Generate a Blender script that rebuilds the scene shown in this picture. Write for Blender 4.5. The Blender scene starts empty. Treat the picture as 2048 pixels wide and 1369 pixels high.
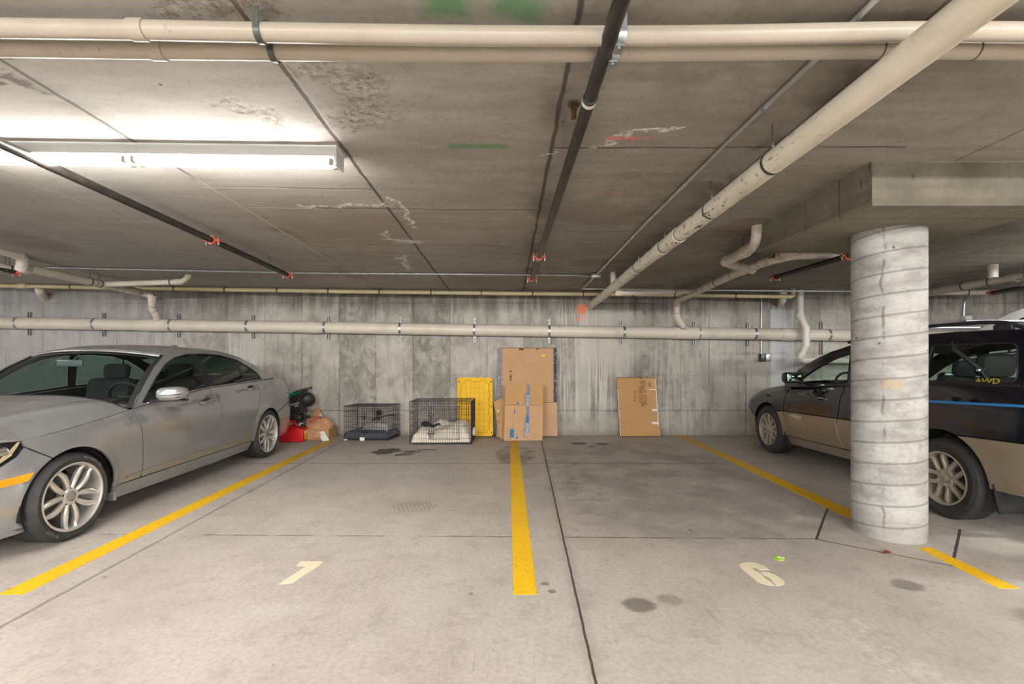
import bpy, bmesh, math, random
from mathutils import Vector, Matrix
R = random.Random(7)
PI = math.pi
col = bpy.context.scene.collection
CAMZ, F, CX, CY = 1.35, 950.0, 1016.0, 713.0

def at(px, py, D):                       # a point seen at (px, py), D metres in front of the camera
    return Vector(((px-CX)*D/F, D, CAMZ-(py-CY)*D/F))
def flo(px, py):                         # the point of the floor seen there
    D = CAMZ*F/(py-CY)
    return Vector(((px-CX)*D/F, D, 0))
def sp(x): return math.log1p(math.exp(2*x))/2
def zc(x, y):                            # the ceiling falls towards the back wall and rises to the left
    return 2.632-.027*y+.0135*sp(-x)+.004*sp(x)
def cei(px, py, off=0.0):                # the point 'off' under the ceiling seen there
    D = 3.0
    for _ in range(30):
        X = (px-CX)*D/F
        D = (zc(X, D)-off-CAMZ)*F/(CY-py)
    return at(px, py, D)

# ---------------------------------------------------------------- materials
class Sk:
    def __init__(s, g, o): s.g, s.o = g, o
    def _m(s, op, *a): return s.g.math(op, s, *a)
    def __add__(s, b): return s._m('ADD', b)
    __radd__ = __add__
    def __sub__(s, b): return s._m('SUBTRACT', b)
    def __rsub__(s, b): return s.g.math('SUBTRACT', b, s)
    def __mul__(s, b): return s._m('MULTIPLY', b)
    __rmul__ = __mul__
    def __truediv__(s, b): return s._m('DIVIDE', b)
    def abs(s): return s._m('ABSOLUTE')
    def floor(s): return s._m('FLOOR')
    def frac(s): return s._m('FRACT')
    def max(s, b): return s._m('MAXIMUM', b)
    def min(s, b): return s._m('MINIMUM', b)
    def ss(s, a, b, lo=0.0, hi=1.0):     # smooth step from a to b
        n = s.g.node('ShaderNodeMapRange'); n.interpolation_type = 'SMOOTHSTEP'
        s.g.link(s, n.inputs[0])
        for i, v in enumerate((a, b, lo, hi)): n.inputs[i+1].default_value = v
        return Sk(s.g, n.outputs[0])
    def lt(s, w, soft): return s.ss(w, w+soft, 1.0, 0.0)

class G:
    def __init__(s, name):
        s.mat = bpy.data.materials.new(name); s.mat.use_nodes = True
        s.nt = s.mat.node_tree
        s.bsdf = s.nt.nodes['Principled BSDF']; s.out = s.nt.nodes['Material Output']
    def node(s, t): return s.nt.nodes.new(t)
    def link(s, a, inp):
        if isinstance(a, Sk): s.nt.links.new(a.o, inp)
        elif isinstance(a, (tuple, list)) and len(inp.default_value) == 4: inp.default_value = (*a[:3], 1)
        else: inp.default_value = a
    def math(s, op, *a):
        n = s.node('ShaderNodeMath'); n.operation = op
        for i, v in enumerate(a): s.link(v, n.inputs[i])
        return Sk(s, n.outputs[0])
    def pos(s):
        n = s.node('ShaderNodeNewGeometry'); x = s.node('ShaderNodeSeparateXYZ')
        s.nt.links.new(n.outputs['Position'], x.inputs[0])
        return [Sk(s, o) for o in x.outputs], Sk(s, n.outputs['Position'])
    def obj(s):
        n = s.node('ShaderNodeTexCoord'); x = s.node('ShaderNodeSeparateXYZ')
        s.nt.links.new(n.outputs['Object'], x.inputs[0])
        return [Sk(s, o) for o in x.outputs], Sk(s, n.outputs['Object'])
    def xyz(s, x, y, z=0.0):
        n = s.node('ShaderNodeCombineXYZ')
        for i, v in enumerate((x, y, z)): s.link(v, n.inputs[i])
        return Sk(s, n.outputs[0])
    def noise(s, v, scale, detail=3.0, rough=.55, dist=0.0):
        n = s.node('ShaderNodeTexNoise'); s.link(v, n.inputs['Vector'])
        n.inputs['Scale'].default_value = scale; n.inputs['Detail'].default_value = min(detail, 4.0)
        n.inputs['Roughness'].default_value = rough; n.inputs['Distortion'].default_value = dist
        return Sk(s, n.outputs[0])
    def vor(s, v, scale, feat='F1'):
        n = s.node('ShaderNodeTexVoronoi'); n.feature = feat; s.link(v, n.inputs['Vector'])
        n.inputs['Scale'].default_value = scale
        return Sk(s, n.outputs['Distance'])
    def white(s, v):
        n = s.node('ShaderNodeTexWhiteNoise'); n.noise_dimensions = '1D'; s.link(v, n.inputs['W'])
        return Sk(s, n.outputs[0])
    def mix(s, f, a, b, mode='MIX'):
        n = s.node('ShaderNodeMix'); n.data_type = 'RGBA'; n.blend_type = mode
        s.link(f, n.inputs[0]); s.link(a, n.inputs[6]); s.link(b, n.inputs[7])
        return Sk(s, n.outputs[2])
    def ramp(s, f, *st):
        n = s.node('ShaderNodeValToRGB'); s.link(f, n.inputs[0])
        e = n.color_ramp.elements
        while len(e) < len(st): e.new(.5)
        for q, (p, c) in zip(e, st): q.position = p; q.color = (*c, 1)
        return Sk(s, n.outputs[0])
    def seg(s, x, y, a, b, w, soft):     # a stroke from a to b
        dx, dy = b[0]-a[0], b[1]-a[1]; L = math.hypot(dx, dy); ux, uy = dx/L, dy/L
        px, py = x-a[0], y-a[1]
        al = px*ux+py*uy; ac = (px*(-uy)+py*ux).abs()
        en = ((al-L/2).abs()-L/2)
        return ac.max(en).lt(w, soft)
    def ell(s, x, y, c, rx, ry, soft=.5):
        px, py = (x-c[0])*(1/rx), (y-c[1])*(1/ry)
        return (px*px+py*py).ss(1-soft, 1+soft, 1.0, 0.0)
    def bump(s, h, strength=.3, dist=.01):
        n = s.node('ShaderNodeBump'); s.link(h, n.inputs['Height'])
        n.inputs['Strength'].default_value = strength; n.inputs['Distance'].default_value = dist
        s.nt.links.new(n.outputs[0], s.bsdf.inputs['Normal'])
    def fin(s, c=None, rough=.5, metal=0.0, **k):
        if c is not None: s.link(c, s.bsdf.inputs['Base Color'])
        s.link(rough, s.bsdf.inputs['Roughness']); s.link(metal, s.bsdf.inputs['Metallic'])
        for q, v in k.items(): s.link(v, s.bsdf.inputs[q.replace('_', ' ')])
        return s.mat

def srgb(r, g, b):
    f = lambda c: (c/255/12.92) if c/255 <= .04045 else ((c/255+.055)/1.055)**2.4
    return (f(r), f(g), f(b))
def plain(name, c, rough=.5, metal=0.0, var=.0, scale=8.0, bump=0.0, **k):
    g = G(name); _, p = g.obj()
    if var:
        n = g.noise(p, scale, 4.0)
        c = g.mix(n.ss(.3, .7), tuple(x*(1-var) for x in c), tuple(min(1, x*(1+var)) for x in c))
        if bump: g.bump(n, bump, .01)
    return g.fin(c, rough, metal, **k)

# ---------------------------------------------------------------- meshes
class MB:
    def __init__(s): s.v, s.f, s.n = [], [], None
    def add(s, vs, fs):
        o = len(s.v); s.v += [Vector(v) for v in vs]; s.f += [tuple(i+o for i in f) for f in fs]; return s
    def box(s, c, d, rot=None, bev=0.0):
        x, y, z = (q/2 for q in d); c = Vector(c)
        if bev:
            b = min(bev, x*.9, y*.9, z*.9); vs = []; fs = []
            bm = bmesh.new(); bmesh.ops.create_cube(bm, size=1)
            bmesh.ops.scale(bm, vec=(2*x, 2*y, 2*z), verts=bm.verts)
            bmesh.ops.bevel(bm, geom=bm.edges[:], offset=b, segments=2, affect='EDGES', profile=.5)
            bm.verts.index_update(); vs = [v.co.copy() for v in bm.verts]
            fs = [[v.index for v in f.verts] for f in bm.faces]; bm.free()
        else:
            vs = [Vector((i*x, j*y, k*z)) for i in (-1, 1) for j in (-1, 1) for k in (-1, 1)]
            fs = [(0, 1, 3, 2), (4, 6, 7, 5), (0, 4, 5, 1), (2, 3, 7, 6), (0, 2, 6, 4), (1, 5, 7, 3)]
        if rot is not None: vs = [rot @ v for v in vs]
        return s.add([v+c for v in vs], fs)
    def tube(s, pts, r, seg=12, caps=True, closed=False):
        pts = [Vector(p) for p in pts]; n = len(pts)
        rs = r if isinstance(r, (list, tuple)) else [r]*n
        if not closed:
            t0 = (pts[1]-pts[0]).normalized()
        else: t0 = (pts[1]-pts[-1]).normalized()
        up = Vector((0, 0, 1)) if abs(t0.z) < .9 else Vector((1, 0, 0))
        nv = (up-t0*up.dot(t0)).normalized(); vs = []; fs = []
        for i, p in enumerate(pts):
            if closed: t = (pts[(i+1) % n]-pts[i-1]).normalized()
            else:
                a = (p-pts[i-1]).normalized() if i else None; b = (pts[i+1]-p).normalized() if i < n-1 else None
                t = (a+b).normalized() if a is not None and b is not None else (a if b is None else b)
            nv = (nv-t*nv.dot(t)).normalized(); bn = t.cross(nv)
            for k in range(seg):
                an = 2*PI*k/seg; vs.append(p+(nv*math.cos(an)+bn*math.sin(an))*rs[i])
        for i in range(n if closed else n-1):
            j = (i+1) % n
            for k in range(seg):
                q = (k+1) % seg; fs.append((i*seg+k, i*seg+q, j*seg+q, j*seg+k))
        if caps and not closed: fs += [tuple(range(seg))[::-1], tuple((n-1)*seg+k for k in range(seg))]
        return s.add(vs, fs)
    def lathe(s, prof, c, axis='x', seg=32, closed=False):    # prof: (radius, along)
        vs = []; fs = []; n = len(prof); c = Vector(c)
        for k in range(seg):
            a = 2*PI*k/seg; ca, sa = math.cos(a), math.sin(a)
            for r, h in prof:
                vs.append(c+{'x': Vector((h, r*ca, r*sa)), 'y': Vector((r*ca, h, r*sa)), 'z': Vector((r*ca, r*sa, h))}[axis])
        for k in range(seg):
            q = (k+1) % seg
            for i in range(n if closed else n-1):
                j = (i+1) % n; fs.append((k*n+i, k*n+j, q*n+j, q*n+i))
        return s.add(vs, fs)
    def prism(s, poly, a, b, M=None):      # polygon in the local xy plane between z = a and b
        n = len(poly); vs = [Vector((x, y, a)) for x, y in poly]+[Vector((x, y, b)) for x, y in poly]
        if M is not None: vs = [M @ v for v in vs]
        fs = [tuple(range(n))[::-1], tuple(range(n, 2*n))]+[(i, (i+1) % n, n+(i+1) % n, n+i) for i in range(n)]
        return s.add(vs, fs)
    def grid(s, rows, flip=False):
        n = len(rows[0]); vs = [p for r in rows for p in r]; fs = []
        for i in range(len(rows)-1):
            for k in range(n-1):
                f = (i*n+k, i*n+k+1, (i+1)*n+k+1, (i+1)*n+k); fs.append(f[::-1] if flip else f)
        return s.add(vs, fs)
    def ball(s, c, r, seg=16, ring=10):
        rx, ry, rz = r if isinstance(r, (tuple, list)) else (r, r, r); c = Vector(c); rows = []
        for i in range(ring+1):
            th = PI*i/ring
            rows.append([c+Vector((rx*math.sin(th)*math.cos(2*PI*k/seg), ry*math.sin(th)*math.sin(2*PI*k/seg), rz*math.cos(th))) for k in range(seg+1)])
        return s.grid(rows)
    def build(s, name, mat, parent=None, world=True, angle=35, weld=False, fixn=True):
        me = bpy.data.meshes.new(name); vs = s.v
        if parent is not None and world:
            M = INV[ROOT.get(parent.name, parent.name)]; vs = [M @ v for v in vs]
        me.from_pydata([tuple(v) for v in vs], [], s.f)
        if weld or fixn:
            bm = bmesh.new(); bm.from_mesh(me)
            if weld: bmesh.ops.remove_doubles(bm, verts=bm.verts, dist=1e-5)
            if fixn: bmesh.ops.recalc_face_normals(bm, faces=bm.faces)
            bm.to_mesh(me); bm.free()
        for p in me.polygons: p.use_smooth = True
        me.set_sharp_from_angle(angle=math.radians(angle))
        return addobj(name, me, mat, parent)
INV, ROOT = {}, {}
def addobj(name, me, mat, parent=None):
    o = bpy.data.objects.new(name, me); col.objects.link(o)
    if mat is not None: me.materials.append(mat)
    if parent is not None:
        o.parent = parent; ROOT[o.name] = ROOT.get(parent.name, parent.name)
    return o
def tag(o, label, cat, group=None):
    o['label'] = label; o['category'] = cat
    if group: o['group'] = group
    return o
def thing(name, label, cat, loc=(0, 0, 0), rotz=0.0, group=None):
    o = bpy.data.objects.new(name, None); col.objects.link(o)
    o.location = loc; o.rotation_euler = (0, 0, rotz); o.empty_display_size = .1
    INV[o.name] = (Matrix.Translation(Vector(loc)) @ Matrix.Rotation(rotz, 4, 'Z')).inverted()
    return tag(o, label, cat, group)
def single(mb, name, mat, label, cat, group=None, **k):   # a thing that is one mesh, origin at its base
    xs = [v.x for v in mb.v]; ys = [v.y for v in mb.v]; zs = [v.z for v in mb.v]
    b = Vector(((min(xs)+max(xs))/2, (min(ys)+max(ys))/2, min(zs)))
    mb.v = [v-b for v in mb.v]
    o = mb.build(name, mat, **k); o.location = b
    INV[o.name] = Matrix.Translation(b).inverted()
    return tag(o, label, cat, group)
def struct(mb, name, mat, **k):
    o = mb.build(name, mat, **k); o['kind'] = 'structure'; return o
def sub_copy(o, parent):
    c = o.copy(); col.objects.link(c); c.parent = parent; return c
def text(s, name, mat, M, size, parent=None, ext=.0006, align='CENTER', sx=1.0, bold=0.0):
    cu = bpy.data.curves.new(name, 'FONT'); cu.body = s; cu.size = size; cu.align_x = align; cu.align_y = 'CENTER'
    cu.extrude = ext; cu.resolution_u = 2; cu.offset = bold
    t = bpy.data.objects.new(name, cu); col.objects.link(t)
    bpy.context.view_layer.update()
    me = bpy.data.meshes.new_from_object(t.evaluated_get(bpy.context.evaluated_depsgraph_get()))
    bpy.data.objects.remove(t); bpy.data.curves.remove(cu)
    me.transform(M @ Matrix.Diagonal((sx, 1, 1, 1))); me.name = name
    me.materials.clear()
    return me
def frame(o, x, y):                       # matrix with local x, y axes and origin o
    x = Vector(x).normalized(); z = x.cross(Vector(y)).normalized(); y = z.cross(x)
    return Matrix.Translation(Vector(o)) @ Matrix((x, y, z)).transposed().to_4x4()
def words(s, name, mat, o, x, y, size, parent, **k):
    M = INV[ROOT.get(parent.name, parent.name)] @ frame(o, x, y) if k.pop('world', True) else frame(o, x, y)
    return addobj(name, text(s, name, mat, M, size, **k), mat, parent)
def arc(p, q, r, n=8):                    # points of a fillet on the polyline p-q-r: q = corner, returns list
    pass
def bend(pts, rad, n=6):                  # round the corners of a polyline
    pts = [Vector(p) for p in pts]; out = [pts[0]]
    for i in range(1, len(pts)-1):
        p, a, b = pts[i], pts[i-1], pts[i+1]
        u, v = (a-p), (b-p); d = min(rad, u.length*.49, v.length*.49)
        s, e = p+u.normalized()*d, p+v.normalized()*d
        for k in range(n+1):
            t = k/n; out.append(s*(1-t)**2+p*2*t*(1-t)+e*t*t)
    return out+[pts[-1]]
def ring(c, d, r, w, th=.004, seg=20):    # a band round a pipe of direction d
    c, d = Vector(c), Vector(d).normalized(); a = d.orthogonal().normalized(); b = d.cross(a)
    m = MB(); rows = []
    for h, q in ((-w/2, r), (-w/2, r+th), (w/2, r+th), (w/2, r)):
        rows.append([c+d*h+(a*math.cos(2*PI*k/seg)+b*math.sin(2*PI*k/seg))*q for k in range(seg+1)])
    return m.grid(rows+[rows[0]])
# ---------------------------------------------------------------- camera
cam = bpy.data.cameras.new('camera'); cam.sensor_width = 36; cam.lens = F/2048*36
cam.shift_x = (1024-CX)/2048; cam.shift_y = (CY-684.5)/2048; cam.clip_start = .05
co = bpy.data.objects.new('camera', cam); col.objects.link(co)
co.location = (0, 0, CAMZ); co.rotation_euler = (PI/2, 0, 0)
bpy.context.scene.camera = co
sc = bpy.context.scene
sc.view_settings.view_transform = 'Standard'; sc.view_settings.look = 'None'
sc.view_settings.exposure = 0.28; sc.cycles.max_bounces = 7; sc.cycles.diffuse_bounces = 2; sc.cycles.glossy_bounces = 3; sc.cycles.caustics_reflective = False; sc.cycles.caustics_refractive = False; sc.cycles.use_adaptive_sampling = True; sc.cycles.adaptive_threshold = .08; sc.cycles.adaptive_min_samples = 12; sc.cycles.transparent_max_bounces = 24
sc.cycles.sample_clamp_indirect = 6.0; sc.cycles.use_denoising = True
w = bpy.data.worlds.new('world'); sc.world = w; w.use_nodes = True
w.node_tree.nodes['Background'].inputs[0].default_value = (.80, .80, .805, 1)
w.node_tree.nodes['Background'].inputs[1].default_value = 1.95

# ---------------------------------------------------------------- floor
g = G('floor concrete'); (x, y, z), P = g.pos()
big = g.noise(P, .55, 5.0, .6, .4); mid = g.noise(P, 2.6, 6.0, .65, .3); fine = g.noise(P, 40.0, 3.0)
c = g.ramp(big, (.30, srgb(176, 166, 157)), (.5, srgb(192, 183, 173)), (.70, srgb(202, 194, 184)))
c = g.mix(mid.ss(.40, .72, 0.0, .42), c, srgb(162, 152, 142))
c = g.mix(fine.ss(.35, .7, 0.0, .30), c, srgb(140, 131, 123))
c = g.mix(g.noise(P, 5.5, 6.0, .7).ss(.50, .68)*.28, c, srgb(138, 128, 118))
broom = g.noise(g.xyz(x*1.0, y*.035), 130.0, 2.0)
c = g.mix(broom.ss(.5, .75, 0.0, .30)*g.noise(P, .9).ss(.38, .6), c, srgb(120, 110, 102))
# grime towards the wall, dark blotches in the right-hand stall
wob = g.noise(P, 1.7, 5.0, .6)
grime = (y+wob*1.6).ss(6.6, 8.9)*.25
c = g.mix(y.ss(4.5, 7.5)*.25, c, srgb(206, 197, 187))  # far floor lightened in the colour, making up for light missing there
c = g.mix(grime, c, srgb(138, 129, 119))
st = g.ell(x, y, (1.5, 5.6), 1.35, 1.9, .8)*wob.ss(.36, .60)
st = st.max(g.ell(x, y, (1.75, 4.0), 1.0, .65, .7)*g.noise(P, 3.0, 4.0).ss(.30, .62))
c = g.mix(st*.50, c, srgb(122, 114, 108))
st2 = g.ell(x, y, (.75, 5.2), .25, 1.6, .8)*g.noise(P, 5.0, 5.0).ss(.45, .62)
c = g.mix(st2*.35, c, srgb(122, 106, 92))
# dark drops and blots
sx = x+(mid-.5)*.22; sy = y+(g.noise(P, 4.0, 3.0)-.5)*.25
bl = None; px_ = x+(g.noise(P, 7.0, 4.0)-.5)*.42; py_ = y+(g.noise(g.xyz(x, y, 5.0), 7.0, 4.0)-.5)*.36
for cx_, cy_, rx, ry in ((-1.72, 6.75, .20, .20), (-1.36, 6.72, .13, .12), (-1.18, 6.86, .11, .07), (-1.42, 6.52, .12, .06)):
    q = g.ell(px_, py_, (cx_, cy_), rx, ry, .16); bl = q if bl is None else bl.max(q)
c = g.mix(bl*.9, c, srgb(66, 59, 53))
ol = g.ell(sx, sy, (.10, 6.55), .27, .62, .3)*wob.ss(.36, .52)
c = g.mix(ol*.60, c, srgb(92, 85, 78))
s2x = x+(mid-.5)*.05; s2y = y+(g.noise(P, 9.0, 3.0)-.5)*.07
for cx_, cy_, r, k in ((.71, 2.58, .075, .65), (.90, 2.63, .055, .35), (-.305, 1.90, .022, .75), (2.35, 2.80, .07, .55), (2.75, 2.45, .09, .35),
                       (.22, 2.82, .02, .6), (.25, 2.72, .02, .6), (.05, 2.76, .018, .6), (.06, 2.86, .016, .5), (1.10, 7.35, .10, .8), (1.45, 7.3, .09, .8), (1.25, 7.1, .05, .7)):
    c = g.mix(g.ell(s2x, s2y, (cx_+.0, cy_), r*1.25, r, .5)*k, c, srgb(78, 70, 62))
sp_ = g.vor(g.xyz(x+mid*.1, y*1.0+mid*.1), 4.5)
c = g.mix(sp_.lt(.055, .05)*wob.ss(.5, .6)*.75, c, srgb(88, 80, 72))
sp2 = g.vor(P, 13.0)
c = g.mix(sp2.lt(.05, .05)*wob.ss(.52, .6)*.5, c, srgb(90, 82, 75))
sc1 = g.ell(sx, sy, (1.72, 2.15), .13, .42, .8)*g.noise(P, 16.0, 6.0, .7).ss(.46, .72)*.8
sc1 = sc1.max(g.ell(sx, sy, (-1.35, 2.5), .35, .12, .9)*.18)
c = g.mix(sc1*.6, c, srgb(222, 216, 206))
# joints
jx = x-(.303+.0305*y)
jw = (g.noise(P, 9.0, 2.0)-.5)*.010
joint = (jx+jw).abs().lt(.0045, .004)
cross1 = ((y+.0158*x-3.55)+jw*2.2).abs().lt(.004, .006)*g.noise(P, 3.5).ss(.36, .58)*.8*x.ss(2.3, 2.35, 1.0, 0.0)
cross2 = ((y-5.97)+jw*1.5).abs().lt(.006, .008)*.75
cross3 = ((x+2.58+.02*y-.1)+jw*3.0).abs().lt(.006, .010)*.55
dm = [(2.27, 3.50), (2.86, 3.06), (3.52, 3.70), (2.84, 4.22)]
dia = g.seg(x+jw, y, dm[0], dm[3], .006, .005).max(g.seg(x+jw, y, dm[1], dm[2], .006, .005)).max(g.seg(x+jw*2.0, y, dm[0], dm[1], .004, .006)*.9).max(g.seg(x+jw, y, dm[3], dm[2], .003, .004)*.6)
lines = joint.max(cross1).max(cross2).max(cross3).max(dia)
edge = jx.abs().lt(.012, .05)*.22
c = g.mix(edge, c, srgb(120, 110, 100))
c = g.mix(lines*.88, c, srgb(48, 43, 39))
# tyre print
tp = g.ell(x, y, (-.85, 4.27), .21, .14, .25)*((x*26.0+y*9.0).frac().ss(.35, .5))
c = g.mix(tp*.4, c, srgb(120, 110, 101))
g.bump(lines*-1.0+fine*.10+broom*.10, .35, .006)
wet = bl*.25
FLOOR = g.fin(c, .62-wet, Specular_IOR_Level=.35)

def sheet(fx, nx, ny, X0, X1, Y0, Y1, flip):
    return MB().grid([[Vector((X0+(X1-X0)*i/nx, Y0+(Y1-Y0)*j/ny, fx(X0+(X1-X0)*i/nx, Y0+(Y1-Y0)*j/ny))) for i in range(nx+1)] for j in range(ny+1)], flip)
XL, XR, YB, YW = -16.0, 16.0, -10.0, 8.11
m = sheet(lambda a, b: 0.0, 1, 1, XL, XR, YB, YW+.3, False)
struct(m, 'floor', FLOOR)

# ---------------------------------------------------------------- ceiling
g = G('ceiling concrete'); (x, y, z), P = g.pos()
big = g.noise(g.xyz(x*.6, y), .8, 5.0, .6, .3); strk = g.noise(g.xyz(x*1.0, y*5.0), 1.6, 6.0, .65)
fine = g.noise(P, 30.0, 3.0); pat = g.noise(P, 1.3, 6.0, .65, .5)
c = g.ramp(big, (.28, srgb(146, 140, 129)), (.5, srgb(166, 160, 150)), (.72, srgb(180, 175, 167)))
c = g.mix(strk.ss(.42, .70, 0.0, .45), c, srgb(134, 125, 114))
c = g.mix(strk.ss(.46, .30, 0.0, .30), c, srgb(192, 187, 180))
c = g.mix(fine.ss(.5, .72, 0.0, .25), c, srgb(104, 95, 85))
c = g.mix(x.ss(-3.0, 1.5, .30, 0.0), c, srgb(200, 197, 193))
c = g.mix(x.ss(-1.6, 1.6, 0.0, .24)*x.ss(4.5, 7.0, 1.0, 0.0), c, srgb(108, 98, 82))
c = g.mix(pat.ss(.48, .66)*x.ss(-1.0, 1.0)*.35, c, srgb(96, 86, 72))
brown = g.ell(x, y, (-1.75, 4.6), 1.1, .85, .6)*pat.ss(.35, .6)
c = g.mix(brown*.5, c, srgb(150, 131, 114))
# board grid: seams between the formwork sheets
jw = (g.noise(P, 5.0, 4.0)-.5)*.03
sm = None
for X0, k in ((-5.83, .7), (-4.61, .5), (-3.39, .6), (-2.15, .9), (-.965, 1.0), (.255, 1.0), (1.54, .9), (2.78, .5), (4.0, .5), (5.2, .5)):
    q = (x-X0+jw).abs().lt(.006, .010)*k; sm = q if sm is None else sm.max(q)
nz = g.noise(P, 2.2, 4.0)
for Y0, a, b, k in ((2.76, .25, 2.3, .9), (4.97, -2.2, .25, .7), (3.42, -2.2, -.96, .6), (3.84, -2.2, .25, .8), (4.45, .25, 2.8, .6), (5.9, -9, -.9, .55), (6.9, .25, 3.5, .8), (2.0, -9, -2.1, .5), (4.9, .25, 9, .4), (7.6, -9, 9, .4), (.6, -9, 9, .6)):
    q = (y-Y0+jw).abs().lt(.005, .008)*((x-(a+b)/2).abs().lt((b-a)/2, .02))*nz.ss(.30, .5)*k; sm = sm.max(q)
halo = None
for X0, k in ((-2.15, .7), (.255, .8), (1.50, 1.0)):
    q = (x-X0+jw*2.0).abs().lt(.0, .16)*k; halo = q if halo is None else halo.max(q)
c = g.mix(halo*pat.ss(.4, .62)*.55, c, srgb(84, 75, 66))
pale = x.ss(-1.5, -1.7)*y.ss(3.1, 3.4)
c = g.mix(sm*.75, c, g.mix(pale, srgb(58, 50, 43), srgb(206, 202, 196)))
# dark drops, pits
c = g.mix(g.vor(P, 5.0).lt(.035, .03)*pat.ss(.45, .6)*.8, c, srgb(70, 60, 50))
# rough broken patches (left front) and pale crusts along cracks
wx = x+(g.noise(P, 6.0, 5.0)-.5)*.30; wy = y+(g.noise(g.xyz(x, y, 7.0), 6.0, 5.0)-.5)*.30
crust = g.noise(P, 26.0, 6.0, .7)
def crack(pts, wd, sft=.03):
    r = None
    for a, b in zip(pts, pts[1:]):
        q = g.seg(wx, wy, a, b, wd, sft); r = q if r is None else r.max(q)
    return r
def cp(*pp): return [tuple(cei(px, py)[:2]) for px, py in pp]
ck = crack(cp((600, 412), (700, 414), (770, 408)), .004, .05)
ck = ck.max(crack(cp((785, 395), (812, 430), (828, 455)), .002, .04))
ck = ck.max(crack(cp((775, 462), (772, 480), (840, 484)), .003, .05)).max(crack(cp((803, 520), (805, 512), (818, 540)), .003, .05))
wh = ck*crust.ss(.40, .52)
strong = crack(cp((1178, 296), (1232, 280), (1262, 272)), .006, .02)*.55
strong = strong.max(crack(cp((1270, 264), (1330, 258), (1366, 250)), .006, .02)*.9).max(crack(cp((1088, 312), (1116, 307)), .004, .02)*.8)
wh = wh.max(strong*crust.ss(.38, .52))
c = g.mix(wh*.95, c, srgb(238, 234, 226))
sp1 = crack(cp((640, 135), (700, 160), (735, 215), (700, 240)), .03, .16).max(crack(cp((545, 230), (570, 262), (555, 285)), .01, .06)).max(crack(cp((330, 8), (430, 14), (520, 4)), .02, .09)).max(crack(cp((420, 200), (500, 220)), .004, .05))
spn = sp1*crust.ss(.44, .60)
c = g.mix(spn*.70, c, srgb(120, 104, 84))
c = g.mix(sp1*crust.ss(.62, .70)*.9, c, srgb(70, 60, 46))
c = g.mix(sp1*crust.ss(.42, .34)*.5, c, srgb(206, 200, 190))
dk = crack(cp((-20, 160), (30, 165), (55, 172)), .03, .03)*g.noise(P, 5.0).ss(.3, .4)
c = g.mix(dk*.75, c, srgb(88, 76, 68))
# dark smear around the seam by the big drain line, reddish stain round the trap
c = g.mix(crack(cp((1550, 290), (1640, 225), (1730, 150)), .0, .14)*pat.ss(.35, .55)*.7, c, srgb(72, 66, 58))
c = g.mix(g.ell(wx, wy, tuple(cei(1480, 458)[:2]), .24, .3, .8)*.35, c, srgb(112, 78, 62))
c = g.mix(g.ell(wx, wy, tuple(cei(40, 480)[:2]), .35, .5, .8)*.35, c, srgb(110, 82, 78))
# spray paint marks
gp = g.seg(x, y, cei(880, 10)[:2], cei(905, 12)[:2], .004, .10).max(g.seg(x, y, cei(1020, 10)[:2], cei(1055, 20)[:2], .004, .10)).max(g.seg(x, y, cei(905, 12)[:2], cei(1020, 10)[:2], .02, .06)*.22)
gp = gp.max(g.seg(x, y, cei(905, 293)[:2], cei(1005, 293)[:2], .010, .03)*.9)
c = g.mix(gp*.62, c, srgb(50, 140, 78))
rp = g.seg(x, y, cei(1220, 277)[:2], cei(1290, 277)[:2], .008, .03)
rp = rp.max(g.seg(x, y, cei(1195, 388)[:2], cei(1232, 388)[:2], .012, .02)*.45).max(g.ell(x, y, tuple(cei(1090, 442)[:2]), .12, .06, .6)*.4)
c = g.mix(rp*g.noise(P, 18.0, 4.0).ss(.35, .6)*.75, c, srgb(226, 128, 116))
g.bump(sm*-.6+crust*sp1*-.9+fine*.15+wh*.5, .5, .012)
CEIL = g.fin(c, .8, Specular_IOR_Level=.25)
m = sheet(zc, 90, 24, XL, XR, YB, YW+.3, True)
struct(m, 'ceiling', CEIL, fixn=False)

# ---------------------------------------------------------------- back wall
g = G('wall concrete'); (x, y, z), P = g.pos()
bi = ((x-.273)*(1/.632)).floor(); bx = ((x-.273)*(1/.632)).frac()
tone = g.white(bi)
vs = g.noise(g.xyz(x*7.0, z*.55), 1.3, 6.0, .62); vs2 = g.noise(g.xyz(x*24.0, z*1.2, 3.0), 1.0, 4.0, .6)
blot = g.noise(g.xyz(x*1.0, z*.8, 9.0), 2.2, 7.0, .68, .4); fine = g.noise(P, 45.0, 3.0)
c = g.ramp(blot, (.32, srgb(142, 136, 127)), (.48, srgb(175, 169, 159)), (.64, srgb(195, 189, 180)))
c = g.mix(tone*.35, c, srgb(196, 191, 183))
mot = g.noise(g.xyz(x*1.6, z*1.0, 2.0), 3.4, 6.0, .7, .6)
db = ((x+2.57).abs().lt(.31, .01)).max((x+1.315).abs().lt(.305, .01)).max((x-.58).abs().lt(.30, .01)*.6).max((x-2.4).abs().lt(.32, .01)*.8).max((x+5.1).abs().lt(.31, .01)*.6)
c = g.mix(db*mot.ss(.40, .60)*.62*z.ss(.42, .6), c, srgb(112, 110, 102))
c = g.mix(db*.16, c, srgb(130, 126, 118))
c = g.mix(mot.ss(.54, .66)*.30, c, srgb(120, 116, 106))
c = g.mix(vs.ss(.50, .72, 0.0, .45), c, srgb(120, 116, 108))
c = g.mix(vs.ss(.44, .30, 0.0, .30), c, srgb(198, 194, 187))
c = g.mix(vs2.ss(.52, .72, 0.0, .30), c, srgb(138, 133, 125))
low = z.ss(.40, .44, 1.0, 0.0)
c = g.mix(low*.40, c, srgb(178, 171, 161))
c = g.mix(g.ell(x, z, (2.3, .55), 1.6, .9, .7)*blot.ss(.40, .60)*.55, c, srgb(92, 88, 80))
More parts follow.
